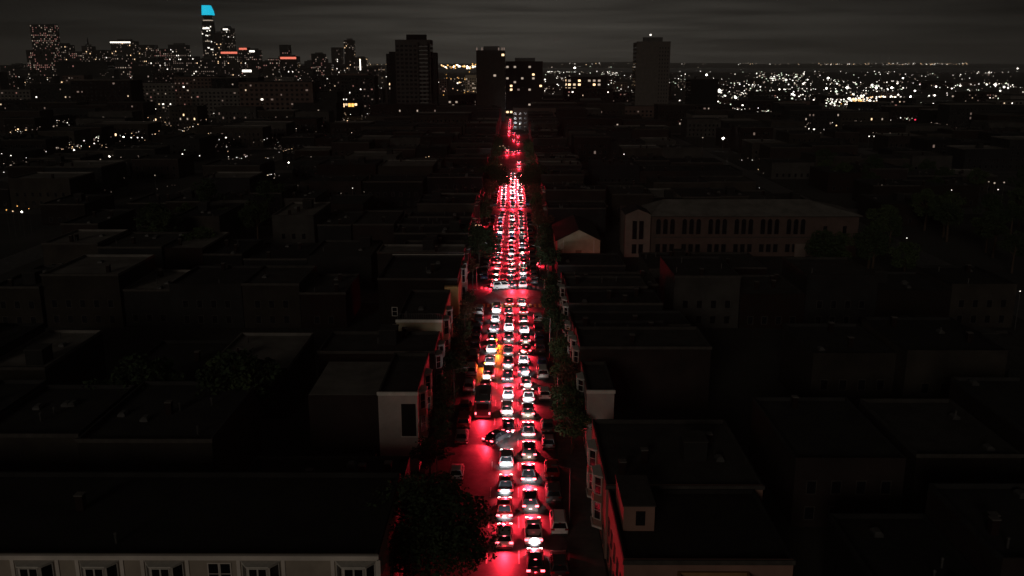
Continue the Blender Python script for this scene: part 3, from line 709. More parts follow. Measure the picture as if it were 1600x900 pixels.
# ------------------------------------------------------------------ towers and far blocks
rt = random.Random(77)
def tower(px0, px1, ptop, D, depth, label, wall, lit=0.0, litm=('white', 'warm', 'dim', 'dim'), cat='tower', name='office_tower', fl=3.6, bayw=3.4, plant=True, lean=None, winsize=.6, glassband=True, taper=0, zbot=0):
    a = PD(px0, ptop, D); b = PD(px1, ptop, D); h = a.z; W_ = b.x-a.x
    r = thing(name, label, cat, ((a.x+b.x)/2, D, 0), 0, None)
    m = MB(); m.box(-W_/2, W_/2, 0, depth, 0, h, wall, skip='b'); m.build('wall', r)
    if plant:
        m = MB(); m.box(-W_*.25, W_*.3, depth*.3, depth*.7, h, h+h*.04+2, WALLS['dark'], skip='b'); m.build('roof_plant', r)
        m = MB(); m.box(-W_/2-.1, W_/2+.1, -.3, .3, h-.6, h+.8, wall); m.build('parapet', r)
    B = (-W_/2, W_/2, 0, depth)
    gm = MB(); lm = MB(); nfl = min(60, int(h/fl)); nc = max(2, int(W_/bayw)); cw = W_/nc
    for j in range(1, nfl):
        z = j*fl
        rowlit = rt.random() < .12
        for i in range(nc):
            on = rt.random() < (lit*3 if rowlit else lit*.8)
            x = -W_/2+i*cw+cw*(1-winsize)/2
            if on: lm.box(x, x+cw*winsize, -.14, -.02, z, z+fl*.5, E_CITY[rt.choice(litm)], skip='bk')
            elif glassband: gm.box(x, x+cw*winsize, -.10, -.02, z, z+fl*.5, MT['glass'], skip='bk')
    for fc in ('l', 'r'):
        if (fc == 'r') != ((a.x+b.x) < 0): continue
        nd = max(2, int(depth/bayw)); dw = depth/nd; X_ = W_/2 if fc == 'r' else -W_/2; s = 1 if fc == 'r' else -1
        for j in range(1, nfl):
            for i in range(nd):
                y = i*dw+dw*.2; z = j*fl; on = rt.random() < lit*.7
                (lm if on else gm).box(min(X_+.02*s, X_+.12*s), max(X_+.02*s, X_+.12*s), y, y+dw*.6, z, z+fl*.5, E_CITY[rt.choice(litm)] if on else MT['glass'])
    if gm.f: stuff(gm.build('window', r))
    if lm.f: stuff(lm.build('lit_window', r))
    return r, h, W_
dk, gy_, br = DWALLS['dark'], DWALLS['grey'], DWALLS['brown']
# main dark tower with balconies
r, h, W_ = tower(617, 672, 62, 800, 26, 'tall dark apartment tower with a column of balconies, left of the street end', WALLS['tower'], 0, plant=False, name='apartment_tower')
m = MB(); m.box(-W_/2-6, -W_/2-.01, 4, 24, 0, h*.86, dk, skip='b'); m.build('side_wing', r)
m = MB(); m.box(W_/2+.01, W_/2+4.5, 5, 24, 0, h*.84, gy_, skip='b'); m.build('side_wing', r)
m = MB(); m.box(-W_*.2, W_*.35, 6, 18, h, h+4.5, dk, skip='b'); m.build('roof_plant', r)
for j in range(3, int(h/3.4)):
    m = MB(); m.box(W_*.18, W_*.43, -1.6, -.15, j*3.4, j*3.4+.25, MT['concrete']); m.box(W_*.18, W_*.43, -1.6, -1.52, j*3.4+.25, j*3.4+1.2, MT['metal']); m.build('balcony', r)
m = MB()
for x in (.16, .44): m.box(W_*x-.3, W_*x+.3, -1.7, -.15, 3, h-2, gy_)
m.build('pier', r)
r, h, W_ = tower(675, 681, 82, 812, 20, 'slim slab with a pale lit edge right behind the balcony tower', dk, 0, plant=False)
m = MB(); m.box(-.6, .6, -.4, -.15, h*.4, h*.97, E_CITY['cool']); m.build('lit_edge', r)
tower(603, 609, 84, 815, 20, 'slim slab with a pale lit edge left of the balcony tower', gy_, .05, plant=False)
r, h, W_ = tower(744, 789, 80, 830, 28, 'dark square-topped tower standing just left of the street end', DWALLS['tan'], .012, name='apartment_tower', glassband=False)
m = MB()
for x in (-.48, -.3, .28, .4, .47): m.box(W_*x-.5, W_*x+.5, 2, 3, h, h+3.2, E_CITY['faint'])
m.build('roof_lamp', r)
tower(790, 848, 97, 900, 30, 'broad brown office block with lit floors right of the street end', br, .13, ('warm', 'dim', 'dim', 'faint'), name='office_block', winsize=.6, glassband=False)
r, h, W_ = tower(995, 1048, 66, 900, 26, 'tall pale slab tower standing alone right of centre', WALLS['slab'], .006, ('dim', 'warm'), name='apartment_tower', winsize=.35, glassband=False)
m = MB()
for j in range(2, int(h/3.6)):
    for i in range(4): m.box(W_*(.18+i*.08), W_*(.18+i*.08)+1.0, -.10, -.02, j*3.6, j*3.6+1.6, DWALLS['grey'], skip='bk')
stuff(m.build('window', r))
m = MB(); m.tube((-2, 10, h+3), (-2, 10, h+9), .4, .2, MT['metal'], 6); m.build('mast', r)
m = MB(); m.box(-2.6, -1.2, 9, 10.6, h+6.5, h+7.8, E_CITY['white']); m.build('roof_lamp', r)
tower(1080, 1123, 125, 1000, 30, 'squat black block with rooftop lights right of the pale slab', dk, 0, glassband=False, name='office_block')
tower(886, 948, 121, 1150, 30, 'office block with rows of bright warm windows right of the street end', br, .72, ('warmlow', 'warm', 'warm', 'dim'), name='office_block', fl=4.8, bayw=6.0, winsize=.5)
tower(893, 952, 158, 980, 30, 'lower dark block with two columns of bright windows below the warm office block', br, .10, ('white', 'warm', 'dim'), name='office_block', fl=4.4, bayw=4.2)
tower(952, 1000, 165, 930, 24, 'low brownish block with faint windows left of the pale slab foot', br, .18, ('faint', 'faint', 'dim'), name='office_block')
tower(848, 886, 150, 1250, 24, 'low dark block between the brown and the warm office blocks', dk, .05, ('dim', 'faint'), name='office_block')
tower(1087, 1147, 216, 660, 20, 'pale low apartment block lit by one street lamp right of the slab', WALLS['cream'], .03, ('dim', 'faint'), name='apartment_building')
tower(1002, 1082, 238, 560, 18, 'low brown terrace with dim windows in front of the pale slab', br, .03, ('faint',), name='apartment_building', plant=False)
tower(700, 742, 150, 960, 26, 'low block with scattered white windows left of the square-topped tower', dk, .14, ('white', 'dim', 'dim'), name='office_block')
tower(727, 744, 118, 1500, 26, 'pale block behind the square-topped tower', WALLS['cream'], .3, ('dim', 'faint'), name='office_block')
# left skyline (downtown): px0, px1, top, D, lit, mix, words
sky = [
 (0, 22, 102, 3300, .10, 'low red-windowed block at the left edge of the skyline'), (22, 46, 110, 3000, .14, 'stubby block second from the left edge of the skyline'),
 (46, 82, 38, 3600, .30, 'tall tower with scattered white windows at the far left of the skyline'), (40, 78, 78, 3300, .22, 'dusky tower in front of the tall far-left one'),
 (86, 108, 70, 3700, .20, 'middle-height tower with bright top windows right of the far-left tower'), (108, 126, 80, 3600, .16, 'narrow tower between two brighter ones on the left'),
 (127, 141, 72, 3500, .18, 'small stepped tower with a pinnacle light on the left skyline'), (141, 172, 78, 3600, .14, 'dull pinkish block left of the bright-roofed tower'),
 (172, 209, 64, 3400, .18, 'tower crowned by a bright white roof bar'), (86, 166, 96, 2300, .02, 'broad black block in front of the left skyline'),
 (212, 240, 70, 3700, .20, 'square tower right of the bright roof bar'), (240, 262, 76, 3600, .28, 'tower with dense yellowish windows left of the cyan-topped one'),
 (262, 290, 70, 3500, .26, 'tower with warm window clusters left of the cyan-topped one'), (286, 306, 88, 3200, .16, 'short tower just left of the cyan-topped one'),
 (333, 345, 52, 3900, .2, 'slender tower right behind the cyan-topped one'), (345, 362, 44, 4100, .22, 'tower with a pale lamp at its top right of the cyan-topped one'),
 (342, 372, 80, 3400, .18, 'block with a glowing red roof line'), (372, 386, 74, 3600, .18, 'narrow block right of the red roof line'), (386, 404, 78, 3500, .16, 'block with a bright white corner lamp'),
 (404, 434, 96, 3000, .20, 'low block left of the red-signed tower'), (436, 450, 70, 3300, .06, 'dark narrow tower behind the red-signed one'), (435, 464, 88, 3100, .14, 'tower with a glowing red sign at its top'),
 (464, 484, 104, 3200, .16, 'low block right of the red-signed tower'), (486, 506, 84, 3500, .22, 'stepped tower with warm windows mid skyline'), (517, 533, 74, 3700, .12, 'grey tower of the twin pair left of the balcony tower'),
 (537, 552, 63, 3900, .10, 'taller tower of the twin pair left of the balcony tower'), (552, 572, 90, 3400, .18, 'block with a vertical bright bar left of the balcony tower'),
 (306, 333, 92, 3200, .20, 'squat block at the foot of the cyan-topped tower'), (506, 517, 98, 3100, .14, 'low slab beside the twin towers'), (205, 236, 104, 2500, .03, 'dark slab with faint side light in the middle left'),
 (236, 262, 120, 2300, .10, 'low dark block below the yellowish windows'), (372, 404, 108, 2600, .08, 'dark block below the bright corner lamp'), (264, 300, 118, 2500, .22, 'block with pinkish windows below the warm clusters')]
for k in range(34):
    a = 4+k*17.4+rt.uniform(-5, 5); wpx = rt.uniform(11, 24)
    if 296 < a < 335: continue
    sky.append((a, a+wpx, rt.uniform(84, 106)+(8 if a > 420 else 0), rt.uniform(2700, 4600), rt.uniform(.12, .30), f"{rt.choice(('dusky', 'dim', 'faintly lit', 'speckled'))} mid-height tower in the packed skyline, {ordn(k+1)} from its left end"))
for a, b, t, D, lt, words in sky:
    r, h, W_ = tower(a, b, t, D, 45, words, rt.choice((gy_, br, DWALLS['tan'], dk)), lt*1.2, rt.choice((('white', 'dim', 'faint', 'faint', 'faint', 'faint'), ('warm', 'dim', 'faint', 'faint', 'faint', 'faint'), ('rosy', 'dim', 'faint', 'rosy'))), name='skyscraper', cat='skyscraper', fl=7.0, bayw=6.5, winsize=.40, plant=rt.random() < .6, glassband=False)
    if 'roof bar' in words and 'crowned' in words:
        m = MB(); m.box(-W_/2, W_*.35, -1.5, -.2, h-7, h-2.5, E_CITY['white']); m.build('roof_bar', r)
    if 'red roof' in words or 'red sign' in words:
        m = MB(); m.box(-W_*.4, W_*.45, -1.5, -.2, h-9, h-2, emit('red_sign', (1, .22, .14), 1.1)); m.build('sign', r)
    if 'corner lamp' in words or 'pale lamp' in words:
        m = MB(); m.box(-W_*.3, W_*.15, -1.5, -.2, h-8, h-2, E_CITY['white']); m.build('lamp', r)
    if 'vertical bright' in words:
        m = MB(); m.box(-1, 3, -1.5, -.2, h-45, h-6, E_CITY['white']); m.build('lit_bar', r)
    if 'pinnacle' in words:
        m = MB(); m.tube((0, 20, h), (0, 20, h+34), 5, .5, gy_, 6); m.build('spire', r)
# cyan-crowned tower: rounded tapering shaft
D = 4000; top = PD(320, 8, D); h = top.z
r = thing('crowned_tower', 'tallest skyscraper with a glowing cyan crown', 'skyscraper', (top.x, D, 0))
def rr(w_, z, n=16, dx=0):
    return [(dx+w_/2*(abs(math.cos(t))**.6)*(1 if math.cos(t) > 0 else -1), 25+w_/2*(abs(math.sin(t))**.6)*(1 if math.sin(t) > 0 else -1), z) for t in [2*math.pi*i/n for i in range(n)]]
m = MB(); zs = [(0, 56), (h*.45, 56), (h*.65, 52), (h*.78, 46), (h-74, 40)]
for (z0, w0), (z1, w1) in zip(zs, zs[1:]): m.prism(rr(w0, z0), rr(w1, z1), gy_, top=z1 > h-80)
m.build('wall', r)
m = MB(); m.prism(rr(40, h-73), rr(38, h-60), E_CITY['dim'], True); m.build('lit_band', r)
m = MB(); m.prism(rr(36, h-59.9), rr(34, h-44), gy_, True); m.build('crown_base', r)
m = MB(); m.prism(rr(50, h-40, dx=3), rr(46, h-22, dx=2), E_CITY['cyan'], False, True); m.prism(rr(46, h-22, dx=2), rr(36, h, dx=-2), E_CITY['cyan'], True); m.build('crown', r)
m = MB(); m.prism(rr(44, h-43.9), rr(46, h-40.2), dk, True); m.build('crown_ring', r)
m = MB(); m.box(-16, 12, -3, -1, h-98, h-92, E_CITY['white']); m.box(-10, 10, -3.2, -1, h-150, h-147, E_CITY['dim']); m.build('lit_band', r)
lm = MB()
for k in range(30):
    z = rt.uniform(h*.1, h*.7); x = rt.uniform(-24, 20); lm.box(x, x+4, -3.6, -3.4, z, z+4, E_CITY[rt.choice(('dim', 'faint', 'white'))])
stuff(lm.build('lit_window', r))
# mid-distance blocks to fill 800-2600 m
mids = 0
for k in range(120):
    px = rt.uniform(-20, 1620); py = rt.uniform(128, 205)
    if 585 < px < 1060 and py > 150 and rt.random() < .5: continue
    g0 = P(px, py, 0); D = g0.y
    if D > 2600: continue
    x = g0.x
    if -24 < x < 22: continue
    wd = rt.uniform(24, 60); hh = rt.uniform(10, 26) if px > 620 else rt.uniform(12, 38)
    if px > 1050: hh = rt.uniform(8, 16)
    pxa = 800+(px-800)-wd/2*F/D; ptop = None
    # place by world size directly
    r = thing('city_block', f"{'left' if px < 790 else 'right'} mid-distance city block, number words withheld", 'building', (x, D, 0))
    mids += 1
    wl = rt.choice((gy_, br, WALLS['school'], dk, WALLS['slab'], DWALLS['brick'], WALLS['slab'] if px < 640 else br))
    m = MB(); m.box(-wd/2, wd/2, 0, 26, 0, hh, wl, skip='b'); m.build('wall', r)
    m = MB(); m.box(-wd/2+.5, wd/2-.5, .5, 25.5, hh, hh+.3, rt.choice(ROOFS)); m.build('roof', r)
    lm = MB(); gm = MB(); pl = (.09 if px < 640 else .035) if D < 900 else .16
    for j in range(int(hh/3.6)):
        for i in range(int(wd/4)):
            on = rt.random() < pl
            e_ = -wd/2+i*4+.8
            if on: lm.box(e_, e_+rt.choice((.9, 1.2, 1.8)), -.12, -.02, j*3.6+1.2, j*3.6+2.4, E_CITY[rt.choice(('white', 'dim', 'warmlow', 'faint', 'faint', 'faint', 'faint', 'rosy'))], skip='bk')
            else: gm.box(e_, e_+2, -.12, -.02, j*3.6+1, j*3.6+2.8, MT['glass'], skip='bk')
    if lm.f: stuff(lm.build('lit_window', r))
    if gm.f: stuff(gm.build('window', r))
    r['_px'] = px; r['_D'] = D
blk = sorted([o for o in col.objects if o.name.startswith('city_block')], key=lambda o: (o['_D']))
cols_ = {}
for o in blk:
    px = o['_px']; sec = ('far left edge', 'left third', 'left of centre', 'right of centre', 'right third', 'far right edge')[min(5, max(0, int(px/267)))]
    cols_[sec] = cols_.get(sec, 0)+1
    o['label'] = f"low dark city block at the {sec} below the skyline, {ordn(cols_[sec])} nearest there"
    o['group'] = 'city blocks between the dark streets and the skyline'
    del o['_px']; del o['_D']

# special lit roofs and facades
def slab(name, label, cat, pa, D, wd, dep, h, wall, ex=None):
    q = PD(pa[0], pa[1], D)
    r = thing(name, label, cat, (q.x, D, 0))
    m = MB(); m.box(-wd/2, wd/2, 0, dep, 0, h, wall, skip='b'); m.build('wall', r)
    if ex:
        m = MB(); ex(m, wd, dep, h); m.build('lit_front', r)
    return r
slab('market_hall', 'low building with a glowing orange roof light left of the balcony tower', 'building', (535, 172), 900, 34, 22, 14, br, lambda m, w_, d, h: [m.box(-w_*.46+i*3.1, -w_*.46+i*3.1+2.4, -.3, -.05, h-4+.8*math.sin(i*2.3), h-1.2, E_CITY[('amber', 'warm', 'warmlow', 'amber')[i % 4]]) for i in range(10)])
slab('brick_warehouse', 'wide brick warehouse glowing dull orange on the left', 'warehouse', (475, 195), 760, 40, 30, 9, WALLS['brick'], lambda m, w_, d, h: [m.box(-w_*.45+i*4, -w_*.45+i*4+1.2, -.3, -.05, h-1, h+.2, E_CITY['warm']) for i in range(10)])

# ------------------------------------------------------------------ street lamps and other lit points
def add_light(m, p, s, mt):
    x, y, z = p
    b = len(m.v); k = m.mi(mt)
    m.v += [(x+s, y, z), (x-s, y, z), (x, y+s, z), (x, y-s, z), (x, y, z+s*.8), (x, y, z-s*.8)]
    for f in ((0, 2, 4), (2, 1, 4), (1, 3, 4), (3, 0, 4), (2, 0, 5), (1, 2, 5), (3, 1, 5), (0, 3, 5)): m.f.append(tuple(b+i for i in f)); m.m.append(k)
rl = random.Random(9)
lamps = []   # px, py, size in photo px, material
for e in [(35, 237, 5, 'bright'), (17, 243, 3, 'white'), (3, 240, 4, 'white'), (67, 211, 4, 'white'), (72, 149, 3, 'white'), (116, 235, 4, 'bright'), (50, 251, 4, 'white'), (33, 258, 2, 'white'), (17, 267, 2.5, 'white'), (6, 269, 2, 'white'), (84, 257, 2.5, 'dim'), (79, 274, 2, 'white'), (122, 263, 2, 'white'), (72, 237, 2, 'white'), (41, 253, 2, 'dim'),
          (193, 214, 3.5, 'bright'), (205, 215, 3, 'white'), (215, 215, 3, 'white'), (222, 215, 2, 'white'), (238, 210, 2.5, 'dim'), (260, 209, 3.5, 'white'), (251, 195, 3.5, 'bright'), (285, 241, 4, 'white'), (299, 225, 3, 'white'), (351, 210, 3.5, 'bright'), (353, 215, 4, 'white'), (34, 331, 5, 'bright'), (27, 322, 3, 'amber'), (10, 328, 3, 'amber'), (20, 330, 3, 'warm'), (45, 326, 2, 'amber'),
          (146, 180, 2.5, 'white'), (115, 160, 3, 'white'), (184, 186, 3, 'white'), (266, 180, 3, 'white'), (274, 181, 3, 'dim'), (242, 274, 3, 'dim'),
          (451, 254, 3.5, 'bright'), (427, 252, 2, 'dim'), (416, 257, 2, 'white'), (521, 236, 2.5, 'white'), (486, 245, 2, 'dim'), (526, 216, 4, 'white'), (513, 219, 3, 'dim'), (497, 330, 2, 'white'), (551, 294, 2, 'white'), (564, 286, 2, 'white'), (580, 268, 2, 'white'), (550, 287, 1.5, 'dim'), (533, 302, 2, 'dim'), (571, 278, 1.6, 'dim'), (620, 253, 1.6, 'dim'),
          (634, 283, 3, 'white'), (629, 283, 2.4, 'warm'), (639, 283, 2.4, 'white'), (729, 256, 5, 'warm'), (725, 257, 4, 'warm'), (762, 250, 2.4, 'warm'), (706, 275, 2.5, 'warm'), (712, 277, 2, 'dim'), (728, 275, 2, 'dim'), (676, 267, 2, 'dim'), (655, 266, 2, 'warm'), (740, 250, 1.6, 'warm'), (718, 278, 2, 'warm'),
          (744, 352, 4, 'warm'), (740, 350, 3, 'warm'), (748, 352, 3, 'warm'), (1130, 216, 6, 'bright'), (1098, 215, 3, 'dim'), (946, 225, 3, 'dim'), (975, 241, 2.5, 'white'), (888, 247, 2.5, 'white'), (1263, 201, 5, 'white'), (1272, 202, 4, 'white'), (1257, 206, 3, 'white'), (1358, 213, 3, 'white'), (1366, 213, 3, 'white'), (1311, 208, 3, 'dim'), (1321, 207, 3, 'white'), (1330, 208, 2.5, 'white'), (1304, 208, 2, 'dim'),
          (1554, 286, 5, 'dim'), (1545, 284, 3, 'dim'), (1569, 285, 4, 'dim'), (1520, 266, 2, 'dim'), (1520, 272, 2, 'dim'), (1487, 297, 2, 'white'), (1417, 372, 2.5, 'white'), (1378, 289, 1.6, 'dim'), (1345, 264, 1.6, 'dim'), (1577, 440, 2.2, 'white'), (1594, 455, 3, 'white'), (1575, 447, 1.8, 'dim'), (1240, 145, 7, 'bright'), (1238, 147, 5, 'bright'), (1243, 157, 4, 'white'), (1227, 165, 5, 'white'), (1294, 122, 5, 'bright'), (1411, 122, 4, 'bright'),
          (1104, 117, 5, 'bright'), (1095, 122, 4, 'green'), (1110, 122, 4, 'bright'), (1073, 151, 4, 'bright'), (1062, 157, 3, 'white'), (1072, 172, 3, 'white'), (1137, 184, 4, 'white'), (1458, 163, 7, 'white'), (1569, 136, 6, 'white'), (1590, 107, 5, 'white'), (1594, 138, 5, 'white'), (1556, 150, 5, 'dim'), (1440, 178, 6, 'bright'), (1467, 176, 7, 'bright'), (1455, 180, 5, 'bright'), (1400, 180, 5, 'bright'), (1392, 177, 4, 'white'), (1530, 180, 6, 'white'), (1543, 182, 4, 'white'),
          (715, 130, 4, 'white'), (898, 106, 5, 'bright'), (420, 108, 5, 'white'), (433, 99, 3, 'white'), (500, 141, 3.5, 'white'), (517, 141, 3, 'white'), (486, 146, 4, 'dim'), (594, 122, 3, 'white'), (712, 180, 2, 'white'), (760, 148, 3, 'dim'), (675, 197, 4, 'red'), (633, 222, 4, 'red'), (636, 220, 3, 'red'), (622, 238, 3, 'red'), (1085, 176, 5, 'red'), (1084, 172, 3, 'white'), (1430, 187, 4, 'red')]:
    lamps.append(e)
cnt = {}
heads = {}
for px, py, s, mk in lamps:
    hh = 8.0
    q = P(px, py, hh) if py > 112 else PD(px, py, 6000)
    D = q.y; z = q.z
    k = s/F*D*.5
    zone = ('at the far left' if px < 200 else 'left of centre' if px < 600 else 'near the end of the street' if px < 1000 else 'right of centre' if px < 1300 else 'at the far right')
    depthw = ('in the dark foreground blocks' if D < 420 else 'in the middle distance' if D < 1000 else 'close to the horizon')
    cw = {'bright': 'glaring white', 'white': 'white', 'dim': 'dim white', 'warm': 'yellowish', 'amber': 'orange', 'red': 'red', 'green': 'greenish'}[mk]
    key = (cw, zone, depthw); cnt[key] = cnt.get(key, 0)+1
    lab = f"{cw} lamp {depthw} {zone}, {ordn(cnt[key])} nearest there" 
    r = thing('street_lamp', None, 'street lamp', (q.x, q.y, 0)); r['_k'] = key; tag(r, lab, None, 'lit lamps among the dark blocks')
    m = MB(); m.tube((0, .0, 0), (0, 0, max(z-k*.5, 1)), .09, .06, MT['metal'], 6); m.build('pole', r)
    m = MB(); add_light(m, (0, 0, z), k*.75, E_CITY[mk]); m.build('lamp_head', r)
# nearest first numbering
byk = {}
for o in list(col.objects):
    if '_k' in o.keys(): byk.setdefault(tuple(o['_k']), []).append(o)
for k, L in byk.items():
    L.sort(key=lambda o: o.location.y)
    for i, o in enumerate(L):
        o['label'] = f"{k[0]} lamp {k[2]} {k[1]}" + (f", {ordn(i+1)} nearest" if len(L) > 1 else '')
        del o['_k']

# thousands of small far lights: one stuff object per district
def scatter(name, label, specs, h=7):
    m = MB()
    for n, (x0, x1), (y0, y1), (s0, s1), mix, clump in specs:
        cx = [(rl.uniform(x0, x1), rl.uniform(y0, y1)) for _ in range(max(1, n//14))]
        for _ in range(n):
            if rl.random() < clump:
                a, b = rl.choice(cx); px = rl.gauss(a, 9); py = rl.gauss(b, 1.6)
            else: px = rl.uniform(x0, x1); py = rl.uniform(y0, y1)
            py = max(py, 104.5)
            q = P(px, py, h)
            if q.y > 5100 and q.y < 9600: continue
            s = rl.uniform(s0, s1)
            if rl.random() < .07: s *= 1.9
            add_light(m, q, s/F*q.y*.5, E_CITY[rl.choice(mix)])
    o = m.build(name); tag(o, label, 'city lights', None, 'stuff'); return o
WM = ('white', 'white', 'white', 'dim', 'dim', 'green', 'faint'); DM = ('dim', 'dim', 'faint', 'faint', 'white', 'warm')
scatter('district_lights', 'dense glitter of city lights spread over the right half up to the horizon', [
  (330, (1050, 1600), (110, 150), (.8, 1.8), WM, .5), (560, (1110, 1600), (128, 184), (.9, 2.2), WM, .6), (60, (1110, 1600), (130, 184), (2.4, 4.2), ('white', 'bright', 'white', 'green'), .3), (150, (1330, 1400), (150, 168), (1.5, 3.2), ('white', 'white', 'warm', 'amber'), .5),
  (60, (1290, 1345), (153, 166), (1.5, 2.8), WM, .5), (130, (1370, 1480), (168, 185), (1.4, 2.8), WM, .7), (110, (1450, 1600), (165, 188), (1.0, 2.2), WM, .6), (120, (1100, 1600), (186, 216), (.8, 1.6), DM, .5), (40, (1000, 1600), (216, 300), (.6, 1.2), DM, .5),
  (70, (1150, 1260), (118, 150), (1.4, 2.6), WM, .6), (70, (1180, 1262), (109, 126), (1.2, 2.2), WM, .6), (40, (1060, 1130), (130, 190), (1, 2), DM, .3)])
scatter('district_lights', 'sparkle of small lights between the towers near the end of the street', [
  (260, (850, 1000), (104, 150), (.9, 1.7), WM, .5), (90, (690, 745), (105, 150), (1, 1.8), ('warm', 'amber', 'dim', 'faint'), .4), (60, (700, 990), (150, 215), (.8, 1.5), DM, .3), (50, (1050, 1100), (105, 140), (1, 1.8), WM, .5)])
scatter('district_lights', 'scattered small lights over the left half below the skyline', [
  (520, (0, 420), (108, 170), (.8, 1.7), DM, .4), (240, (0, 420), (165, 215), (.8, 1.7), DM, .5), (120, (0, 160), (190, 262), (.8, 1.8), DM, .5), (230, (400, 605), (105, 145), (.9, 1.8), WM, .5), (110, (400, 610), (145, 215), (.8, 1.6), DM, .4),
  (50, (400, 600), (215, 300), (.7, 1.3), DM, .5), (40, (640, 790), (215, 282), (.7, 1.4), ('dim', 'faint', 'warm'), .4), (420, (0, 600), (140, 240), (.6, 1.3), DM, .65), (90, (0, 420), (200, 250), (.8, 2.2), WM, .75), (12, (160, 400), (262, 330), (.7, 1.2), ('faint', 'dim'), .3)])
# lights on the far shore hills
m = MB()
for a, b, n in ((1150, 1200, 8), (1270, 1350, 22), (1355, 1430, 26), (1440, 1512, 34), (870, 990, 22), (560, 604, 10), (1060, 1140, 10), (1150, 1510, 50)):
    for _ in range(n):
        px = rl.uniform(a, b); q = PD(px, rl.uniform(98.5, 102), 12500 + rl.uniform(-900, 900)); q.z = max(q.z, 30)
        add_light(m, q, rl.uniform(.9, 1.7)/F*12500*.5, E_CITY[rl.choice(('white', 'dim', 'dim', 'warm'))])
tag(m.build('shore_lights'), 'string of tiny lights along the far shore hills on the horizon', 'city lights', None, 'stuff')
m = MB()
for _ in range(44):
    q = PD(rl.uniform(688, 746), rl.gauss(104, 2.0), 4900); q.z = max(q.z, 8)
    add_light(m, q, rl.uniform(1.5, 3.4)/F*4900*.5, E_CITY[rl.choice(('amber', 'amber', 'warm', 'bright'))])
tag(m.build('port_lights'), 'cluster of amber port lights on the horizon between the two dark towers', 'port lights', None, 'stuff')

# ------------------------------------------------------------------ trees
def crown_mesh(seed, n, rx, rz, leaf, lm_, clumps=26):
    rn = random.Random(seed); m = MB()
    cl = []
    for _ in range(clumps):
        while True:
            v = Vector((rn.uniform(-1, 1), rn.uniform(-1, 1), rn.uniform(-1, 1)))
            if .25 < v.length < .88: break
        cl.append((Vector((v.x*rx, v.y*rx, v.z*rz)), rn.uniform(.22, .42)*rx))
    for i in range(n):
        c, r_ = rn.choice(cl)
        d = Vector((rn.gauss(0, 1), rn.gauss(0, 1), rn.gauss(0, 1))).normalized()*r_*rn.uniform(.55, 1.05); d.z *= .8
        p = c+d; u = Vector((rn.gauss(0, 1), rn.gauss(0, 1), rn.gauss(0, .6))).normalized(); v = u.orthogonal().normalized(); v = Matrix.Rotation(rn.uniform(0, 6.28), 3, u) @ v
        a = leaf*rn.uniform(.6, 1.3); b = a*.55
        m.face([p-u*a, p+v*b, p+u*a, p-v*b], lm_)
    return m.mesh('crown'), cl
def trunk_mesh(hb, cl, seed, r0=.22):
    m = MB(); rn = random.Random(seed)
    m.tube((0, 0, 0), (.1, 0, hb*.6), r0, r0*.75, MT['bark']); m.tube((.1, 0, hb*.6), (0, .1, hb), r0*.75, r0*.45, MT['bark'])
    for c, r_ in rn.sample(cl, min(8, len(cl))): m.tube((.08, .03, hb*rn.uniform(.6, .85)), (c.x, c.y, hb+c.z), r0*.4, r0*.1, MT['bark'], 5)
    return m.mesh('trunk')
TREES = []
for k in range(4):
    cm, cl = crown_mesh(40+k, 2600, 2.8, 2.3, .20, LEAVES[(0, 1, 0, 2)[k]]); TREES.append((cm, trunk_mesh(5.2, cl, k), 5.2))
cmB, clB = crown_mesh(99, 16000, 6.0, 4.6, .20, LEAVES[0], 70); tmB = trunk_mesh(8.0, clB, 9, .4)
def tree(x, y, s, k, label, group=None, name='street_tree'):
    cm, tm, hb = (cmB, tmB, 8.0) if k == 'B' else TREES[k]
    r = thing(name, label, 'tree', (x, y, .1 if name == 'street_tree' else 0), rt.uniform(0, 6.28), group); r.scale = (s, s, s)
    link('trunk', tm, r); c = link('crown', cm, r, (0, 0, hb))
    return r
q = PD(706, 838, 84)
tree(-8.5, 78, 1.04, 'B', 'large dark rounded tree beside the bay-windowed terrace overhanging the road', name='broadleaf_tree')
q = PD(764, 372, 268)
tree(-9.2, 224, .92, 'B', 'big dark tree overhanging the left lane beyond the first junction', name='broadleaf_tree')
tree(-8.4, 344, 1.12, 'B', 'dark tree pinching the bright jam from the left beyond the second junction', name='broadleaf_tree')
tree(7.2, 342, 1.12, 'B', 'dark tree pinching the bright jam from the right beyond the second junction', name='broadleaf_tree')
GT = 'trees lining the jammed street'
spots = {'left': [(103, .8), (112, .85), (119, .8), (127, .9), (134, 1.0), (146, .9), (156, 1.0), (168, .9), (178, .8), (212, .8), (228, .9), (280, 1.3), (292, 1.2), (332, 1.3), (346, 1.5), (358, 1.5), (372, 1.5), (388, 1.4), (404, 1.3), (418, 1.2), (452, 1.3), (480, 1.3), (505, 1.4), (530, 1.3)],
         'right': [(112, 1.1), (118, 1.1), (126, 1.1), (134, 1.0), (146, .9), (158, 1.0), (166, .9), (176, 1.1), (184, 1.1), (213, 1.1), (222, 1.1), (234, .9), (246, 1.1), (262, 1.2), (280, 1.2), (296, 1.2), (330, 1.2), (345, 1.4), (360, 1.4), (375, 1.3), (395, 1.3), (420, 1.3), (455, 1.3), (490, 1.4), (520, 1.3)]}
for side in spots:
    for i, (yy, s) in enumerate(spots[side]):
        x = (-10.4 if side == 'left' else 7.9)+rt.uniform(-.3, .3)
        tree(x, yy, s*rt.uniform(.9, 1.08), rt.choice((0, 1, 2, 0, 3)), f"dark leafy street tree on the {side} pavement, {ordn(i+1)} up from the bottom of the photo", GT)
pk = []
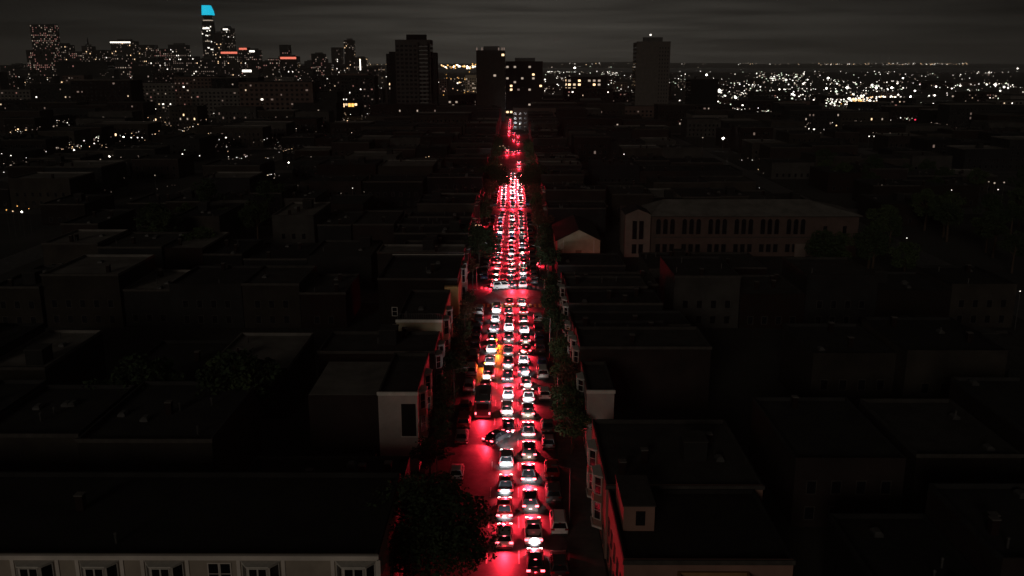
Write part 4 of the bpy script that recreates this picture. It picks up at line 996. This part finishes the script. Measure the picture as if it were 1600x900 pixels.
for (a, b, c, d), n in ((parks[0], 7), (parks[1], 30), (parks[3], 8), ((-60, -30, 100, 135), 5), ((-110, -70, 205, 300), 12), ((130, 200, 320, 420), 16)):
    for _ in range(n): pk.append((rt.uniform(a+3, b-3), rt.uniform(c+3, d-3)))
pk.sort(key=lambda p: p[1]); cntp = {}
for x, y in pk:
    zn = 'left' if x < 0 else 'right'; cntp[zn] = cntp.get(zn, 0)+1
    tree(x, y, rt.uniform(1.2, 2.0), rt.choice((0, 1, 2)), f"almost black garden tree between the dark houses on the {zn}, {ordn(cntp[zn])} nearest", 'trees between the dark houses', name='garden_tree')

# ------------------------------------------------------------------ unlit street furniture
def signal(x, y, s, label):
    r = thing('traffic_signal', label, 'traffic signal', (x, y, .15), 0, 'dark traffic signals at the junction')
    m = MB(); m.tube((0, 0, 0), (0, 0, 5.2), .1, .07, MT['metal']); m.tube((0, 0, 5.1), (s*3.2, 0, 5.4), .06, .04, MT['metal'], 6); m.build('pole', r)
    m = MB(); m.box(s*3-.17, s*3+.17, -.15, .15, 4.6, 5.5, MT['plastic'])
    for z in (4.75, 5.05, 5.35): m.tube((s*3, -.16, z), (s*3, -.22, z), .1, .11, MT['lamp_off'], 8)
    m.build('signal_head', r)
for c, w_ in ((197, 'first'), (318, 'second')):
    signal(-9.0, c+7, 1, f'unlit traffic signal on the far left corner of the {w_} junction'); signal(6.3, c-7, -1, f'unlit traffic signal on the near right corner of the {w_} junction')
for i, y in enumerate((92, 122, 152, 182, 216, 246, 276, 306)):
    for s, x, wd in ((1, -9.0, 'left'), (-1, 6.2, 'right')):
        r = thing('lamp_post', f'unlit lamp post on the {wd} kerb, {ordn(i+1)} up from the bottom of the photo', 'lamp post', (x, y+(3 if s > 0 else 0), .15), 0, 'unlit lamp posts along the jammed street')
        m = MB(); m.tube((0, 0, 0), (0, 0, 7.6), .10, .06, MT['metal'], 6); m.tube((0, 0, 7.5), (s*1.8, 0, 7.9), .05, .04, MT['metal'], 6); m.build('pole', r)
        m = MB(); m.box(s*1.8-.35, s*1.8+.35, -.13, .13, 7.82, 7.96, MT['metal']); m.build('lamp_head', r)

# ------------------------------------------------------------------ thin night haze round camera and city
m = MB(); hz = bpy.data.materials.new('haze_air'); hz.use_nodes = True; t = hz.node_tree; t.nodes.clear()
ov = t.nodes.new('ShaderNodeOutputMaterial'); pv = t.nodes.new('ShaderNodeVolumePrincipled'); pv.inputs['Density'].default_value = 6e-5
pv.inputs['Color'].default_value = (.9, .9, .9, 1); t.links.new(pv.outputs[0], ov.inputs['Volume'])
m.box(-17500, 17500, -2600, 18500, -6, 345, hz); o = m.build('haze'); o['kind'] = 'stuff'; o['label'] = 'thin grey night haze over the whole city'
